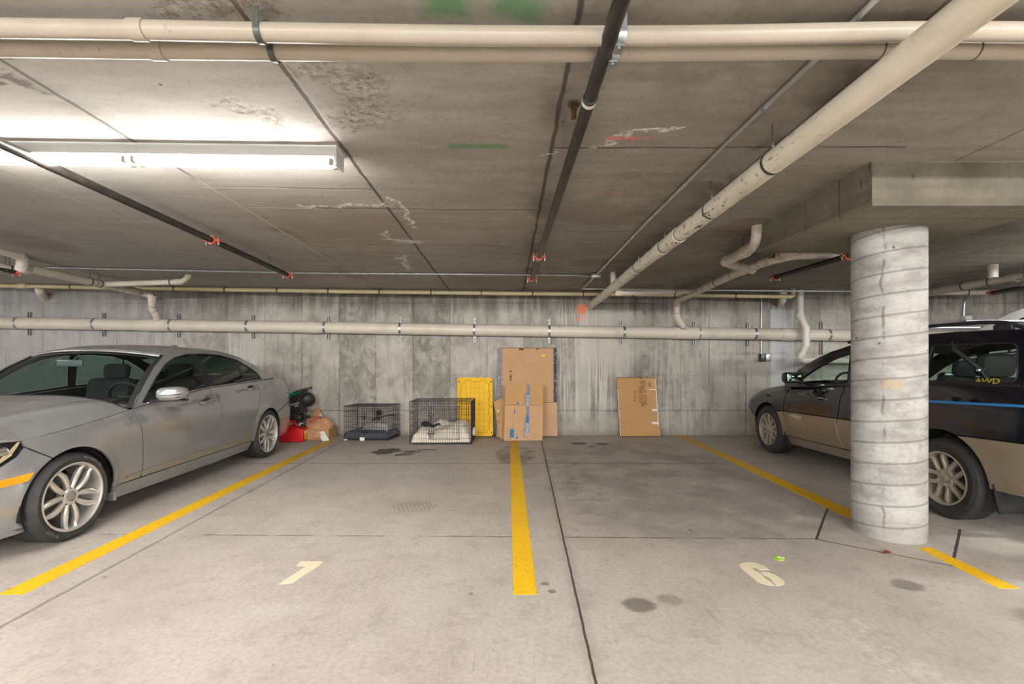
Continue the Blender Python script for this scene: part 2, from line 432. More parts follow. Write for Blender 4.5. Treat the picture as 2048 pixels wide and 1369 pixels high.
c = g.mix((z+blot*.12).ss(.02, .20, .6, 0.0), c, srgb(118, 109, 98))
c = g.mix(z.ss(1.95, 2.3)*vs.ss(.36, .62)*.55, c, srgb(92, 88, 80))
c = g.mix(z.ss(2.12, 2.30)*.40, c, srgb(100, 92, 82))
c = g.mix(fine.ss(.55, .75, 0.0, .35), c, srgb(100, 94, 86))
c = g.mix(g.vor(g.xyz(x+blot*.2, z+blot*.2), 7.0).lt(.04, .03)*blot.ss(.44, .56)*.6, c, srgb(84, 80, 73))
jw = (g.noise(P, 6.0, 3.0)-.5)*.02
bs = (((bx-.5).abs()-.5).abs()*.632+jw.abs()*.4)
bs = bs.lt(.006, .008)*g.noise(g.xyz(x*3.0, z*1.3, 4.0), 1.4).ss(.36, .60)
bs = bs.max(((z-.42)+jw).abs().lt(.005, .007)).max(((z-2.26)+jw).abs().lt(.004, .006)*g.noise(P, 1.1).ss(.42, .55)).max(((z-1.03)+jw).abs().lt(.003, .005)*g.noise(P, .8).ss(.52, .6)*.6)
c = g.mix(bs*.50, c, srgb(84, 78, 71))
# pale drips
dr = g.noise(g.xyz(x*34.0, z*.8, 1.0), 1.0, 3.0, .5)
dm_ = ((x-1.33).abs().lt(.42, .12))*z.ss(.12, .7)*z.ss(2.05, 2.3, 1.0, .3)
c = g.mix(dm_*dr.ss(.52, .62)*.6, c, srgb(214, 209, 201))
c = g.mix(((x-1.27+jw).abs().lt(.11, .02))*z.ss(.1, .4)*z.ss(1.5, 2.0, 1.0, .3)*.40, c, srgb(210, 205, 198))
c = g.mix(g.ell(x+jw*4.0, z+blot*.5, (1.75, 1.95), .55, .55, .6)*.5, c, srgb(204, 197, 188))
c = g.mix(g.ell(x+jw*4.0, z+blot*.5, (1.70, 1.50), .42, .40, .5)*dr.ss(.40, .56)*.55, c, srgb(206, 199, 190))
# brushed-on pale repair patch on the right and smears
pt = ((x-4.68+jw*2.0).abs().lt(.19, .012))*((z-1.30).abs().lt(.83, .03))
c = g.mix(pt*.72, c, srgb(206, 208, 210))
c = g.mix(((x-3.2+blot*.6).abs().lt(.35, .25))*vs2.ss(.42, .6)*.35, c, srgb(204, 198, 190))
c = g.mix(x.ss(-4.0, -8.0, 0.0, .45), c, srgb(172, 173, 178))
# orange spray dot with a tail, pink dab
oc = at(1163, 619, YW); od = g.ell(x+(g.noise(P, 30.0, 3.0)-.5)*.03, z, (oc.x, oc.z), .092, .084, .45)
a_, b_ = at(1172, 630, YW), at(1150, 641, YW)
od = od.max(g.seg(x, z, (a_.x-.02, a_.z-.03), (b_.x, b_.z), .018, .02)*.55)
dots = g.ell(x, z, (oc.x, oc.z), .03, .03, .5)*g.vor(P, 60.0).lt(.25, .1)
pk = at(100, 590, YW); od = od.max(g.ell(x, z, (pk.x, pk.z), .03, .06, .4)*.6)
c = g.mix(od*.85, c, srgb(250, 142, 104)); c = g.mix(dots*.6, c, srgb(120, 60, 40))
g.bump(bs*-1.0+fine*.2+vs2*.25, .45, .008)
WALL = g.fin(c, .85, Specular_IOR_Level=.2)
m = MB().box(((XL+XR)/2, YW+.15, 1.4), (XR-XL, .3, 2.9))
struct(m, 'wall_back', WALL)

# ---------------------------------------------------------------- round column with its drop panel
g = G('column concrete'); (x, y, z), P = g.pos()
an = g.math('ARCTAN2', y-3.632, x-2.906)
n1 = g.noise(g.xyz(x*1.0, y*1.0, z*2.2), 3.0, 6.0, .62); n2 = g.noise(P, 28.0, 4.0)
c = g.ramp(n1, (.30, srgb(140, 136, 131)), (.5, srgb(174, 171, 166)), (.68, srgb(188, 185, 180)))
c = g.mix(n2.ss(.52, .70, 0.0, .35), c, srgb(132, 125, 117))
hl = (z*(1/.155)-an*(1/(2*PI))*1.0+(n1-.5)*.05).frac()
hl = ((hl-.5).abs()-.5).abs().lt(.018, .045)
c = g.mix(hl*.48, c, srgb(100, 95, 90))
c = g.mix(g.noise(g.xyz(x, y, z*3.0), 5.0, 5.0, .65).ss(.52, .68)*.35, c, srgb(128, 124, 118))
pits = g.vor(g.xyz(x+n1*.3, y+n1*.3, z), 6.0).lt(.07, .05)*n1.ss(.45, .58)
c = g.mix(pits*.7, c, srgb(104, 96, 88))
c = g.mix(g.vor(P, 8.0).lt(.07, .02)*n2.ss(.50, .55)*.85, c, srgb(52, 48, 45))
vn = ((an+2.37+(g.noise(g.xyz(z, 0.0), 3.0, 4.0)-.5)*.5).abs()).lt(.01, .05)*g.noise(P, 9.0, 4.0).ss(.45, .6)
c = g.mix(vn*.6, c, srgb(84, 77, 70))
c = g.mix(z.ss(.0, .26, .55, 0.0)*n1.ss(.40, .6), c, srgb(112, 100, 86))
tn = at(1783, 773, 3.45); c = g.mix(g.ell(x+(n2-.5)*.1, z+(n1-.5)*.15, (tn.x, tn.z), .055, .035, .5)*n2.ss(.38,.5)*.8, c, srgb(186, 160, 122))
g.bump(hl*-1.0+pits*-.5+n2*.15, .5, .01)
COLM = g.fin(c, .8, Specular_IOR_Level=.25)
g = G('drop panel concrete'); (x, y, z), P = g.pos()
n1 = g.noise(P, 2.0, 6.0, .62); n2 = g.noise(P, 30.0, 4.0)
c = g.ramp(n1, (.30, srgb(112, 107, 94)), (.52, srgb(136, 130, 116)), (.70, srgb(152, 146, 132)))
c = g.mix(n2.ss(.52, .70, 0.0, .3), c, srgb(112, 104, 92))
c = g.mix(g.vor(g.xyz(x, y*2.0, z*.5), 9.0).lt(.10, .04)*n1.ss(.40, .52)*.8, c, srgb(70, 62, 52))
bz = (z-2.315+(n1-.5)*.02).abs().lt(.010, .02)
c = g.mix(bz*.35, c, srgb(112, 104, 90))
sm = (y-3.25+(n1-.5)*.05).abs().lt(.004, .006).max((y-3.62+(n1-.5)*.03).abs().lt(.003, .006)*.6)
c = g.mix(sm*.6, c, srgb(84, 74, 62))
g.bump(n2*.3+n1*.2, .4, .01)
CAPM = g.fin(c, .85, Specular_IOR_Level=.2)
CC = Vector((2.906, 3.632, 0)); CR = .232
column = thing('concrete_column', 'round spiral-marked concrete column standing on the right yellow line', 'column', CC)
m = MB(); prof = [(CR-.0, -.01)]
for i in range(1, 60): prof.append((CR, i*2.3/60))
prof.append((CR, 2.34)); m.lathe(prof, CC, 'z', 64); m.build('shaft', COLM, column)
X0, X1, Y0, Y1, ZB = 2.265, 3.53, 2.955, 4.45, 2.292
m = MB()
Y0, Y1 = 2.955, 4.34
b = .022
def capring(z, q): return [Vector((X0+q, Y0+q, z)), Vector((X1-q, Y0+q, z)), Vector((X1-q, Y1-q, z)), Vector((X0+q, Y1-q, z))]
rr = [capring(2.66, 0), capring(ZB+b, 0), capring(ZB, b*.6)]
m.grid([r+[r[0]] for r in rr]); m.add(rr[2], [(0, 1, 2, 3)])
m.build('drop_panel', CAPM, column, weld=True, angle=20)['label'] = 'square concrete slab under the ceiling'

# ---------------------------------------------------------------- painted lines and stall numbers
def paint(name, rgb, wear, dirt=0.35):
    g = G(name); (x, y, z), P = g.pos()
    n = g.noise(P, 30.0, 5.0, .65); n2 = g.noise(P, 2.0, 4.0)
    c = g.mix(n2.ss(.35, .7)*.30, srgb(*rgb), tuple(q*.72 for q in srgb(*rgb)))
    c = g.mix(n.ss(.50, .70)*dirt, c, srgb(140, 118, 70))
    c = g.mix((y+n2*1.5).ss(5.6, 8.6)*.5, c, srgb(150, 116, 44))
    worn = (n+n2*.35).ss(wear, wear+.06)
    c = g.mix(worn*.85, c, srgb(168, 156, 140))
    g.bump(n, .2, .003)
    return g.fin(c, .55)
YEL = paint('yellow line paint', (250, 196, 22), .86); CRM = paint('cream stencil paint', (228, 216, 184), .95, .12)
def slab(name, pts, mat, label, cat, group=None, h=.0018):
    m = MB(); n = len(pts); m.add([(p[0], p[1], h) for p in pts]+[(p[0], p[1], 0) for p in pts], [tuple(range(n))]+[(i, n+i, n+(i+1) % n, (i+1) % n) for i in range(n)])
    return single(m, name, mat, label, cat, group, angle=20)
slab('parking_line', [flo(-6, 1191), flo(47, 1190), flo(672, 881), flo(655, 881)], YEL, 'yellow parking line on the floor beside the silver sedan', 'parking line')
slab('parking_line', [flo(1027, 1191), flo(1074, 1190), flo(1036.5, 880), flo(1019.5, 880)], YEL, 'yellow parking line in the middle, running up to the flat cardboard boxes', 'parking line')
slab('parking_line', [flo(1350, 871), flo(1367, 871), flo(1712, 1026), flo(1712, 1044)], YEL, 'yellow parking line behind the round column, running to the back wall', 'parking line')
slab('parking_line', [flo(1834, 1097), flo(1862, 1096), flo(2038, 1178), flo(1998, 1178)], YEL, 'short yellow parking line in front of the round column', 'parking line')
def q_(ox, *pp): return [flo(ox+a/9.579, 1110+b/9.579) for a, b in pp]
slab('stall_number', q_(540, (590, 132), (1020, 132), (960, 205), (420, 553), (160, 572), (695, 222), (505, 218)), CRM, 'cream stencilled digit painted on the floor of the left stall', 'floor number')
# the digit six: an outline stroke with a stencil gap
six = thing('stall_number', 'cream stencilled digit six painted on the floor of the right stall', 'floor number', flo(1525, 1150))
for pl in (q_(1460, (180, 205), (200, 180), (250, 160), (330, 150), (400, 150), (480, 160), (560, 180), (640, 215), (700, 250), (755, 293), (560, 297), (520, 268), (470, 243), (410, 240), (440, 275), (500, 330), (530, 325), (610, 390), (640, 430), (730, 505), (760, 512), (860, 598), (780, 595), (680, 578), (600, 555), (520, 520), (430, 445), (330, 365), (250, 300), (195, 245)),
           q_(1460, (575, 333), (700, 340), (780, 358), (870, 395), (950, 445), (1010, 490), (1045, 530), (1045, 560), (1000, 585), (940, 597), (890, 595), (810, 520), (800, 490), (720, 425), (660, 405))):
    n = len(pl); MB().add([(p[0], p[1], .0018) for p in pl]+[(p[0], p[1], 0) for p in pl], [tuple(range(n))]+[(i, n+i, n+(i+1) % n, (i+1) % n) for i in range(n)]).build('painted_stroke', CRM, six, angle=20)
# ---------------------------------------------------------------- materials of pipes and metal
def pvc(name, rgb, dirt=.5, spots=True):
    g = G(name); (x, y, z), P = g.pos(); n = g.noise(P, 3.0, 5.0, .6); n2 = g.noise(P, 34.0, 4.0, .7); n3 = g.noise(P, .9, 3.0)
    c = g.mix(n.ss(.35, .7)*.35, srgb(*rgb), srgb(rgb[0]-26, rgb[1]-28, rgb[2]-32))
    if spots:
        c = g.mix(n2.ss(.635, .68)*n3.ss(.42, .6)*dirt, c, srgb(78, 66, 48)) if dirt < .9 else g.mix(g.noise(g.xyz(x, y*.45, z*1.0), 30.0, 5.0, .72).ss(.575, .62)*n3.ss(.38, .58), c, srgb(70, 62, 46))
        c = g.mix(n.ss(.56, .75)*.25, c, srgb(150, 136, 100))
    return g.fin(c, .38, Specular_IOR_Level=.4)
PVC = pvc('beige pvc', (218, 208, 192)); PVCD = pvc('spotted beige pvc', (216, 207, 188), .95)
PVCF = pvc('beige pvc darkened', (184, 174, 158)); PVCW = pvc('whiter pvc', (222, 216, 204), .2); CPVC = pvc('cream cpvc', (216, 203, 160), .2)  # PVCF is PVC darkened in colour, countering the strong lamps on the front pair
RINGM = plain('pipe joint line', srgb(96, 84, 66), .6)
ZINC = plain('galvanized steel', srgb(176, 182, 184), .38, .85, .18, 20)
ZDARK = plain('dark strap steel', srgb(92, 96, 92), .45, .7, .2, 14)
EMT = plain('conduit steel', srgb(196, 198, 196), .35, .7, .12, 10)
BLACKP = plain('black sprinkler steel', srgb(56, 52, 48), .42, .25, .35, 12)
REDC = plain('orange red coupling', srgb(196, 98, 72), .55, 0, .25, 18)
ROD = plain('threaded rod', srgb(120, 118, 112), .45, .8, .2, 60)
WHITEP = plain('white enamel', srgb(226, 228, 226), .4)

def hanger(p, r, parent, up=None, wd=.02, mat=None):      # rod from the ceiling and a band round the pipe
    p = Vector(p); top = zc(p.x, p.y)
    m = MB().tube([(p.x, p.y, p.z+r+.002), (p.x, p.y, top+.004)], .0045, 6)
    m.tube([(p.x, p.y, p.z+r+.012), (p.x, p.y, p.z+r+.032)], .010, 6); m.build('hanger_rod', ROD, parent)

def pipe(name, label, pts, r, mat, rings=(), straps=(), cat='pipe', group=None, rad=.12, hangs=(), couplers=(), seg=20, strapmat=None):
    P_ = [Vector(p) for p in pts]
    o = thing(name, label, cat, P_[0], 0, group)
    MB().tube(bend(P_, rad, 8), r, seg).build('pipe', mat, o)
    seg_l = [(P_[i+1]-P_[i]).length for i in range(len(P_)-1)]; T = sum(seg_l)
    def loc(t):                              # t: distance fraction along the run, or (segment, fraction)
        if isinstance(t, tuple): i, f = t; a, b = P_[i], P_[i+1]; return a.lerp(b, f), (b-a)
        d = t*T
        for i, l in enumerate(seg_l):
            if d <= l or i == len(seg_l)-1: return P_[i].lerp(P_[i+1], d/l), P_[i+1]-P_[i]
            d -= l
    for t in rings: c, d = loc(t); ring(c, d, r-.0005, .006, .0022).build('joint_ring', RINGM, o)
    for t, w in couplers:
        c, d = loc(t); ring(c, d, r-.001, w, .006, 24).build('coupling', mat, o)
    for t in straps: c, d = loc(t); ring(c, d, r, .03, .004, 24).build('strap', strapmat or ZDARK, o)
    for t in hangs:
        c, d = loc(t); ring(c, d, r, .018, .003, 20).build('strap', ZDARK, o); hanger(c, r, o)
    return o
def xat(px, X):                            # depth at which a run at lateral offset X is seen at px
    return X*F/(px-CX)
def onx(px, py, X): return at(px, py, xat(px, X))

# ---------------------------------------------------------------- fluorescent strip light
LX0, LX1, LY = -3.43, -.992, 2.81
lz = zc((LX0+LX1)/2, LY)
lamp = thing('strip_light', 'long white fluorescent strip light glowing on the ceiling above the sedan', 'ceiling light', ((LX0+LX1)/2, LY, lz-.1))
gl = G('lit tube'); gl.bsdf.inputs['Emission Color'].default_value = (1.0, .975, .93, 1); gl.bsdf.inputs['Emission Strength'].default_value = 110; LIT = gl.fin((1, 1, 1), .4)
m = MB(); rot = Matrix.Rotation(math.atan2(zc(LX1, LY)-zc(LX0, LY), LX1-LX0), 3, 'Y').inverted()
def lp(x, y, z): return Vector((x, LY+y, zc(x, LY)+z))
def bar(x0, x1, y0, y1, z0, z1):
    m = MB(); v = [lp(x, y, z) for x in (x0, x1) for y in (y0, y1) for z in (z0, z1)]
    return m.add(v, [(0, 1, 3, 2), (4, 6, 7, 5), (0, 4, 5, 1), (2, 3, 7, 6), (0, 2, 6, 4), (1, 5, 7, 3)])
m = bar(LX0+.006, LX1-.006, -.062, .062, -.062, .006); m.build('housing', WHITEP, lamp)
for a, b in ((LX0, LX0+.012), (LX1-.012, LX1)): bar(a, b, -.064, .064, -.112, .002).build('end_plate', WHITEP, lamp)
xm = -2.215
for y_ in (-.035, .035):
    for a, b in ((LX0+.03, xm-.035), (xm+.035, LX1-.05)):
        t = MB().tube([lp(a, y_, -.085), lp(b, y_, -.085)], .0135, 12); tb = t.build('tube', LIT, lamp)
        tb['label'] = 'glowing fluorescent tube'
    for xx in (xm-.028, xm+.028, LX1-.042, LX0+.022): MB().box(lp(xx, y_, -.085), (.024, .026, .034), bev=.004).build('socket', plain('socket grey', srgb(150, 140, 128), .5) if 'socket grey' not in bpy.data.materials else bpy.data.materials['socket grey'], lamp)

def area(name, loc, sx, sy, power, colr=(1.0, .99, .975), rot=(0, 0, 0)):
    l = bpy.data.lights.new(name, 'AREA'); l.shape = 'RECTANGLE'; l.size = sx; l.size_y = sy; l.energy = power; l.color = colr
    o = bpy.data.objects.new(name, l); col.objects.link(o); o.location = loc; o.rotation_euler = rot; return o
def strip_lamp(name, x, y, power, colr=(1.0, .99, .975), L=2.4):    # another strip of the garage, out of the picture
    l = bpy.data.lights.new(name, 'AREA'); l.shape = 'RECTANGLE'; l.size = L; l.size_y = .12; l.energy = power; l.color = colr; l.spread = PI
    o = bpy.data.objects.new(name, l); col.objects.link(o); o.location = (x, y, zc(x, y)-.10); return o
strip_lamp('lamp', 6.6, 2.9, 130); strip_lamp('lamp', -2.2, -2.2, 170); strip_lamp('lamp', 2.6, -2.2, 220); strip_lamp('lamp', -7.2, 2.9, 90)
strip_lamp('lamp', 7.0, -2.2, 100)
for x_, p_ in ((-5.0, 290), (0.0, 290), (5.0, 310)):   # added unseen lamps behind the camera, aimed forward to brighten the back wall
    o = area('lamp', (x_, -6.6, zc(x_, -6.6)-.18), 2.4, .14, p_, (1.0, .99, .975), (math.radians(80), 0, 0))
o = area('lamp', (2.7, .42, zc(2.7, .42)-.05), 2.0, .03, 15, (1.0, .99, .975), (math.radians(50), 0, 0))   # the strip right above the camera
o = area('lamp', (6.25, 4.55, zc(6.25, 4.55)-.10), .12, 1.2, 60, (1.0, .99, .97))  # unseen lamp added between the cars to brighten the white van's side
# the strips also throw light upward and outward like bare tubes do
for x_, y_, p_ in ((2.6, -2.2, 70), (-2.2, -2.2, 55), (6.6, 2.9, 60), (-7.2, 2.9, 30)):
    l = bpy.data.lights.new('lamp', 'AREA'); l.shape = 'RECTANGLE'; l.size = 2.4; l.size_y = .10; l.energy = p_; l.color = (1, .99, .975)
    o = bpy.data.objects.new('lamp', l); col.objects.link(o); o.location = (x_, y_, zc(x_, y_)-.11); o.rotation_euler = (PI, 0, 0)

# ---------------------------------------------------------------- the two drain lines across the ceiling in front
def run(pts, D): return [at(px, py, D) for px, py in pts]
A_ = run([(-160, 53), (0, 56.5), (290, 60), (522, 65), (800, 69.5), (1000, 72), (1300, 72.5), (1500, 70), (1760, 64), (1900, 63), (2060, 64), (2300, 68)], 1.72)
B_ = run([(-160, 95), (0, 96.5), (320, 101), (548, 103.5), (800, 105.5), (1000, 106), (1300, 105), (1500, 103), (1760, 99), (1950, 101), (2080, 103), (2300, 106)], 1.86)
for q in (A_, B_):                         # both lines run on past the picture on either side
    q.insert(0, Vector((-9.0, q[0].y, q[0].z+.075))); q.append(Vector((9.0, q[-1].y, q[-1].z+.01)))
o = pipe('drain_pipe', 'upper of the two beige pipes running side by side across the ceiling in front', A_, .0325, PVCF, rad=.3, couplers=(((2, .96), .055),), cat='pipe', seg=24)
def hook(pt, r, o, w=.022, mt=None):
    pt = Vector(pt); MB_ = MB(); pts = []
    for k in range(15):
        a = PI*1.0+PI*k/14; pts.append((math.cos(a)*(r+.002), math.sin(a)*(r+.002)))
    pts = [(-(r+.002), zc(pt.x, pt.y)-pt.z-.004)]+pts+[((r+.002), zc(pt.x, pt.y)-pt.z-.004)]
    rows = [[pt+Vector((h, y_*s, z_*s if z_ < 0 else z_)) for y_, z_ in pts] for s, h in ((1, -w/2), (1.0, w/2))]
    rows2 = [[p+(Vector((0, (1 if p.y > pt.y else -1)*.003, -.003))) for p in r_] for r_ in rows]
    MB_.grid([rows[0], rows[1], rows2[1], rows2[0], rows[0]]); MB_.build('strap', mt or ZDARK, o)
hook(at(521, 64.8, 1.72), .0325, o)
hook(at(1241, 72.5, 1.72), .0325, o, .03, ZINC)
m = MB().box(at(1237, 99, 1.665), (.030, .05, .005)).tube([at(1237, 99, 1.66)+Vector((0, -.01, -.008)), at(1237, 99, 1.66)+Vector((0, -.01, .012))], .007, 8); m.build('strap_bolt', ZINC, o)
o = pipe('drain_pipe', 'lower of the two beige pipes running side by side across the ceiling in front', B_, .0325, PVCF, rad=.3, couplers=(((2, .99), .055),), cat='pipe', seg=24, rings=((9, .0), (10, .0)))
hook(at(548, 103.5, 1.86), .0325, o)
hook(at(1229, 105.5, 1.86), .0325, o, .03, ZINC)
m = MB().box(at(1224, 130, 1.80), (.030, .05, .005)).tube([at(1224, 130, 1.80)+Vector((0, -.01, -.008)), at(1224, 130, 1.80)+Vector((0, -.01, .012))], .007, 8); m.build('strap_bolt', ZINC, o)

# ---------------------------------------------------------------- big sloping drain line on the right
XB = 1.395
big = [Vector((1.40, -6.0, 2.62)), onx(1970, 0, XB), onx(1553, 320, XB), onx(1300, 515, XB), onx(1243, 562, XB), onx(1176, 616, XB)+Vector((0, .12, -.003))]
o = pipe('drain_pipe', 'thick spotted beige pipe sloping diagonally down to the wall beside the orange dot', big, .060, PVCD, rad=.25, cat='pipe', seg=28,
         rings=((2, .62), (2, .70), (2, .82), (2, .90), (3, .9), (4, .30), (4, .75)), couplers=((((2, .67)), .16), ((2, .865), .18)), hangs=((2, .36), (2, .80), (3, .35)))
hook_p = onx(1545, 326, XB); ring(hook_p, big[2]-big[3], .06, .02, .003).build('strap', ZDARK, o); hanger(hook_p, .06, o)
# white stub dropping into it and thin branch beside the wall
s0 = onx(1226, 578, XB)+Vector((0, 0, .03))
pipe('vent_stub', 'short white pipe stub from the ceiling into the thick sloping pipe near the wall', [Vector((s0.x-.0, s0.y, zc(s0.x, s0.y)+.01)), s0+Vector((0, 0, .01))], .034, PVCW, cat='pipe', couplers=((.35, .05),))

# ---------------------------------------------------------------- drain line along the wall
wy_ = 7.965
wall_pts = run([(-760, 634), (-180, 642.5), (0, 646), (620, 655), (1000, 661), (1400, 667), (1720, 671.5), (2300, 679), (2880, 687)], wy_)
o = thing('wall_drain_pipe', 'long thick beige pipe clamped to the back wall across the whole picture', 'pipe', wall_pts[0])
MB().tube(bend(wall_pts, .6, 6), .098, 28).build('pipe', PVC, o)
def wz(px):
    for a, b in zip(wall_pts, wall_pts[1:]):
        X = (px-CX)*wy_/F
        if a.x <= X <= b.x: return a.lerp(b, (X-a.x)/(b.x-a.x))
    return wall_pts[-1]
for px in (38, 192, 344, 497, 651, 801, 949, 1098, 1247, 1396, 1508, 1655):
    ring(wz(px), (1, 0, -.014), .098, .035, .004, 28).build('clamp', ZINC, o)
for px, w_ in ((312, .42), (622, .22), (1372, .40), (1574, .22)):
    ring(wz(px), (1, 0, -.014), .097, w_, .009, 28).build('coupling', PVC, o)
g = G('strut channel'); n_ = g.node('ShaderNodeTexCoord'); xx = g.node('ShaderNodeSeparateXYZ'); g.nt.links.new(n_.outputs['Generated'], xx.inputs[0])
gx, gy_, gz = (Sk(g, q) for q in xx.outputs)
slots = ((gx-.5).abs().lt(.16, .02))*(((gz*5.0).frac()-.5).abs().lt(.26, .03))*gy_.ss(.6, .8)
CH = g.fin(g.mix(slots, srgb(158, 160, 158), srgb(30, 28, 26)), .4, .6)
for i, px in enumerate((59, 208, 357, 506, 656, 803, 950, 1098, 1242, 1388, 1496, 1642)):
    c = at(px, 655, 8.085); c.z = wz(px).z; h = .40 if px != 1642 else .56
    if px == 1642: c.z -= .05
    prof = [(-.021, .021), (.021, .021), (.021, -.021), (.010, -.021), (.010, -.017), (.017, -.017), (.017, .017), (-.017, .017), (-.017, -.017), (-.010, -.017), (-.010, -.021), (-.021, -.021)]
    MB().prism(prof, -h/2, h/2, Matrix.Translation(c)).build('strut_channel', CH, o)

# ---------------------------------------------------------------- cream line along the top of the wall
gy = 7.72
cr = run([(-760, 561), (-60, 570), (0, 571.5), (300, 577.5), (700, 583.5), (1000, 587), (1300, 589.5), (1579, 593.5)], gy)
el = at(1586, 594, gy); 
cr = cr[:-1]+[el, at(1586, 579, gy)+Vector((0, 0, .06))]
o = pipe('cream_water_pipe', 'thin cream pipe on rods along the top of the back wall', cr, .033, CPVC, rad=.05, cat='pipe', seg=14)
o2 = None
for px in (142, 349, 450, 555, 657, 759, 862, 963, 1065, 1166, 1266, 1348, 1470):
    X = (px-CX)*gy/F
    for a, b in zip(cr, cr[1:]):
        if a.x <= X <= b.x:
            c = a.lerp(b, (X-a.x)/(b.x-a.x)); ring(c, (1, 0, 0), .033, .02, .004, 16).build('strap', ZDARK, o); hanger(c, .033, o); break
t = at(45, 572, gy); MB().tube([t, Vector((t.x, t.y, zc(t.x, t.y)+.01))], .045, 16).build('tee_branch', CPVC, o)
ring(t, (1, 0, 0), .033, .16, .012, 18).build('tee', CPVC, o)
# second thin line behind it on the right half and the thin branches
pipe('branch_pipe', 'thin beige pipe along the wall between the two sloping pipes', [onx(1240, 578, 1.395)+Vector((.02, .25, -.02)), at(1398, 583, 7.15)], .032, PVC, cat='pipe', couplers=((.03, .06), (.93, .09)), hangs=(.66,))

# ---------------------------------------------------------------- right: trap and sloping branch
XM = 2.80
mp = [onx(1372, 593, XM), onx(1470, 548, XM), onx(1560, 512, XM), Vector((XM+.03, 3.75, 2.44))]
dn = mp[0]
main = [wz(1369)+Vector((-.02, 0, .07)), Vector((dn.x+.02-.16, 7.86, 2.10)), Vector((dn.x-.16, 7.80, 2.24)), Vector((dn.x, 7.55, dn.z))]+mp[1:]
main = [wz(1371)+Vector((0, -.02, .05)), at(1366, 652, 7.84), at(1353, 636, 7.78), at(1354, 602, 7.70), onx(1385, 588, XM)]+mp[1:]
o = pipe('branch_pipe', 'beige pipe rising from the wall line and sloping forward beside the column panel', main, .050, PVC, rad=.09, cat='pipe', seg=22,
         rings=((0, .9), (2, .3), (2, .75), (4, .2), (4, .5), (4, .95), (5, .15), (5, .62), (6, .05)), couplers=(((4, .35), .15), ((5, .28), .26), ((5, .75), .12)), hangs=((4, .62), (5, .98)))
tr = [cei(1516, 452)+Vector((0, 0, .02)), at(1513, 488, 4.30), at(1492, 503, 4.62), at(1450, 524, 5.25), at(1463, 529, 5.38), at(1506, 540, 5.52)]
pipe('trap_pipe', 'beige drain trap curling down from the ceiling beside the column panel', tr, .052, PVC, rad=.16, cat='pipe', seg=22, rings=((2, .12), (3, .02), (4, .25)), couplers=(((2, .05), .10), ((2, .90), .10)), hangs=((2, .12),))
pipe('branch_pipe', 'curved beige pipe passing behind the top of the round column', [at(1535, 524, 4.95), at(1585, 512, 4.9), at(1640, 511, 5.3), at(1720, 510, 5.6)], .040, PVC, cat='pipe', rad=.5)
# wall drop on the right with its offset and elbow
dp = [at(1600, 578, 7.80)+Vector((0, 0, .1)), at(1600, 634, 7.80), at(1611, 652, 7.76), at(1612, 694, 7.76), at(1600, 716, 7.80), at(1606, 720.5, 7.82), at(1790, 722, 7.85)]
dp = [Vector((dp[0].x, dp[0].y, zc(dp[0].x, dp[0].y)+.01)), at(1600, 632, 7.80), at(1612, 655, 7.73), at(1612, 692, 7.73), at(1597, 721, 7.80), at(1800, 722, 7.85)]
pipe('wall_drop_pipe', 'whitish pipe dropping down the wall in front of the clamped pipe, right of the boxes', dp, .052, PVCW, rad=.10, cat='pipe', seg=20, couplers=(((1, .05), .1), ((2, .12), .10), ((2, .85), .12), ((3, .7), .08), ((4, .05), .08)))
# elbows that vanish into the wall
pipe('wall_elbow', 'pipe elbow entering the back wall near its top, right of the sloping branch', [at(1568, 575, 7.78)+Vector((0, 0, .1)), at(1566, 600, 7.80), at(1560, 609, 8.13)], .055, PVCW, rad=.12, cat='pipe', seg=18)
pipe('wall_elbow', 'beige pipe elbow entering the back wall at the far left', [Vector((at(78, 570, 7.85).x, 7.85, 2.52)), at(80, 583, 7.85), at(91, 598, 8.13)], .062, PVC, rad=.14, cat='pipe', seg=18)

# ---------------------------------------------------------------- left: drop into the wall line
XLp = -5.9
lm = [wz(318)+Vector((0, -.02, .05)), at(313, 630, 7.83), at(304, 618, 7.78), at(305, 592, 7.72), onx(285, 586, XLp), onx(190, 566, XLp), onx(62, 538, XLp)]
o = pipe('branch_pipe', 'beige pipe running forward from the wall line above the silver sedan', lm, .055, PVC, rad=.09, cat='pipe', seg=22, rings=((1, .5), (2, .2), (3, .5), (4, .1), (4, .45), (4, .7), (5, .0)), couplers=(((4, .3), .16), ((4, .75), .2), ((2, .8), .1)), hangs=((4, .92), (5, .1)))
e = lm[-1]; q = onx(46, 512, XLp+.1); q = at(46, 513, 5.70)
pipe('branch_pipe', 'beige pipe with white-rimmed elbow at the left edge of the picture', [e+Vector((-.02, -.02, -.01)), at(44, 538, 5.75), at(46, 512, 5.68), at(-60, 484, 5.15)], .058, PVCW, rad=.10, cat='pipe', seg=22, couplers=(((2, .1), .06), ((1, .1), .05)), hangs=((2, .05),))
pipe('branch_pipe', 'shaded beige pipe under the elbow at the left edge', [at(40, 543, 5.9), at(-40, 522, 5.5)], .042, PVC, cat='pipe', hangs=(.28,))
ve = cei(381, 549.5)
pipe('vent_pipe', 'thin beige pipe from the sloping branch to a ceiling hole above the sedan', [onx(208, 569, XLp), at(367, 564, ve.y), Vector((ve.x, ve.y, ve.z+.012))], .040, PVC, rad=.10, cat='pipe', seg=16, hangs=((0, .85),), couplers=(((0, .93), .08), ((1, .75), .05)))

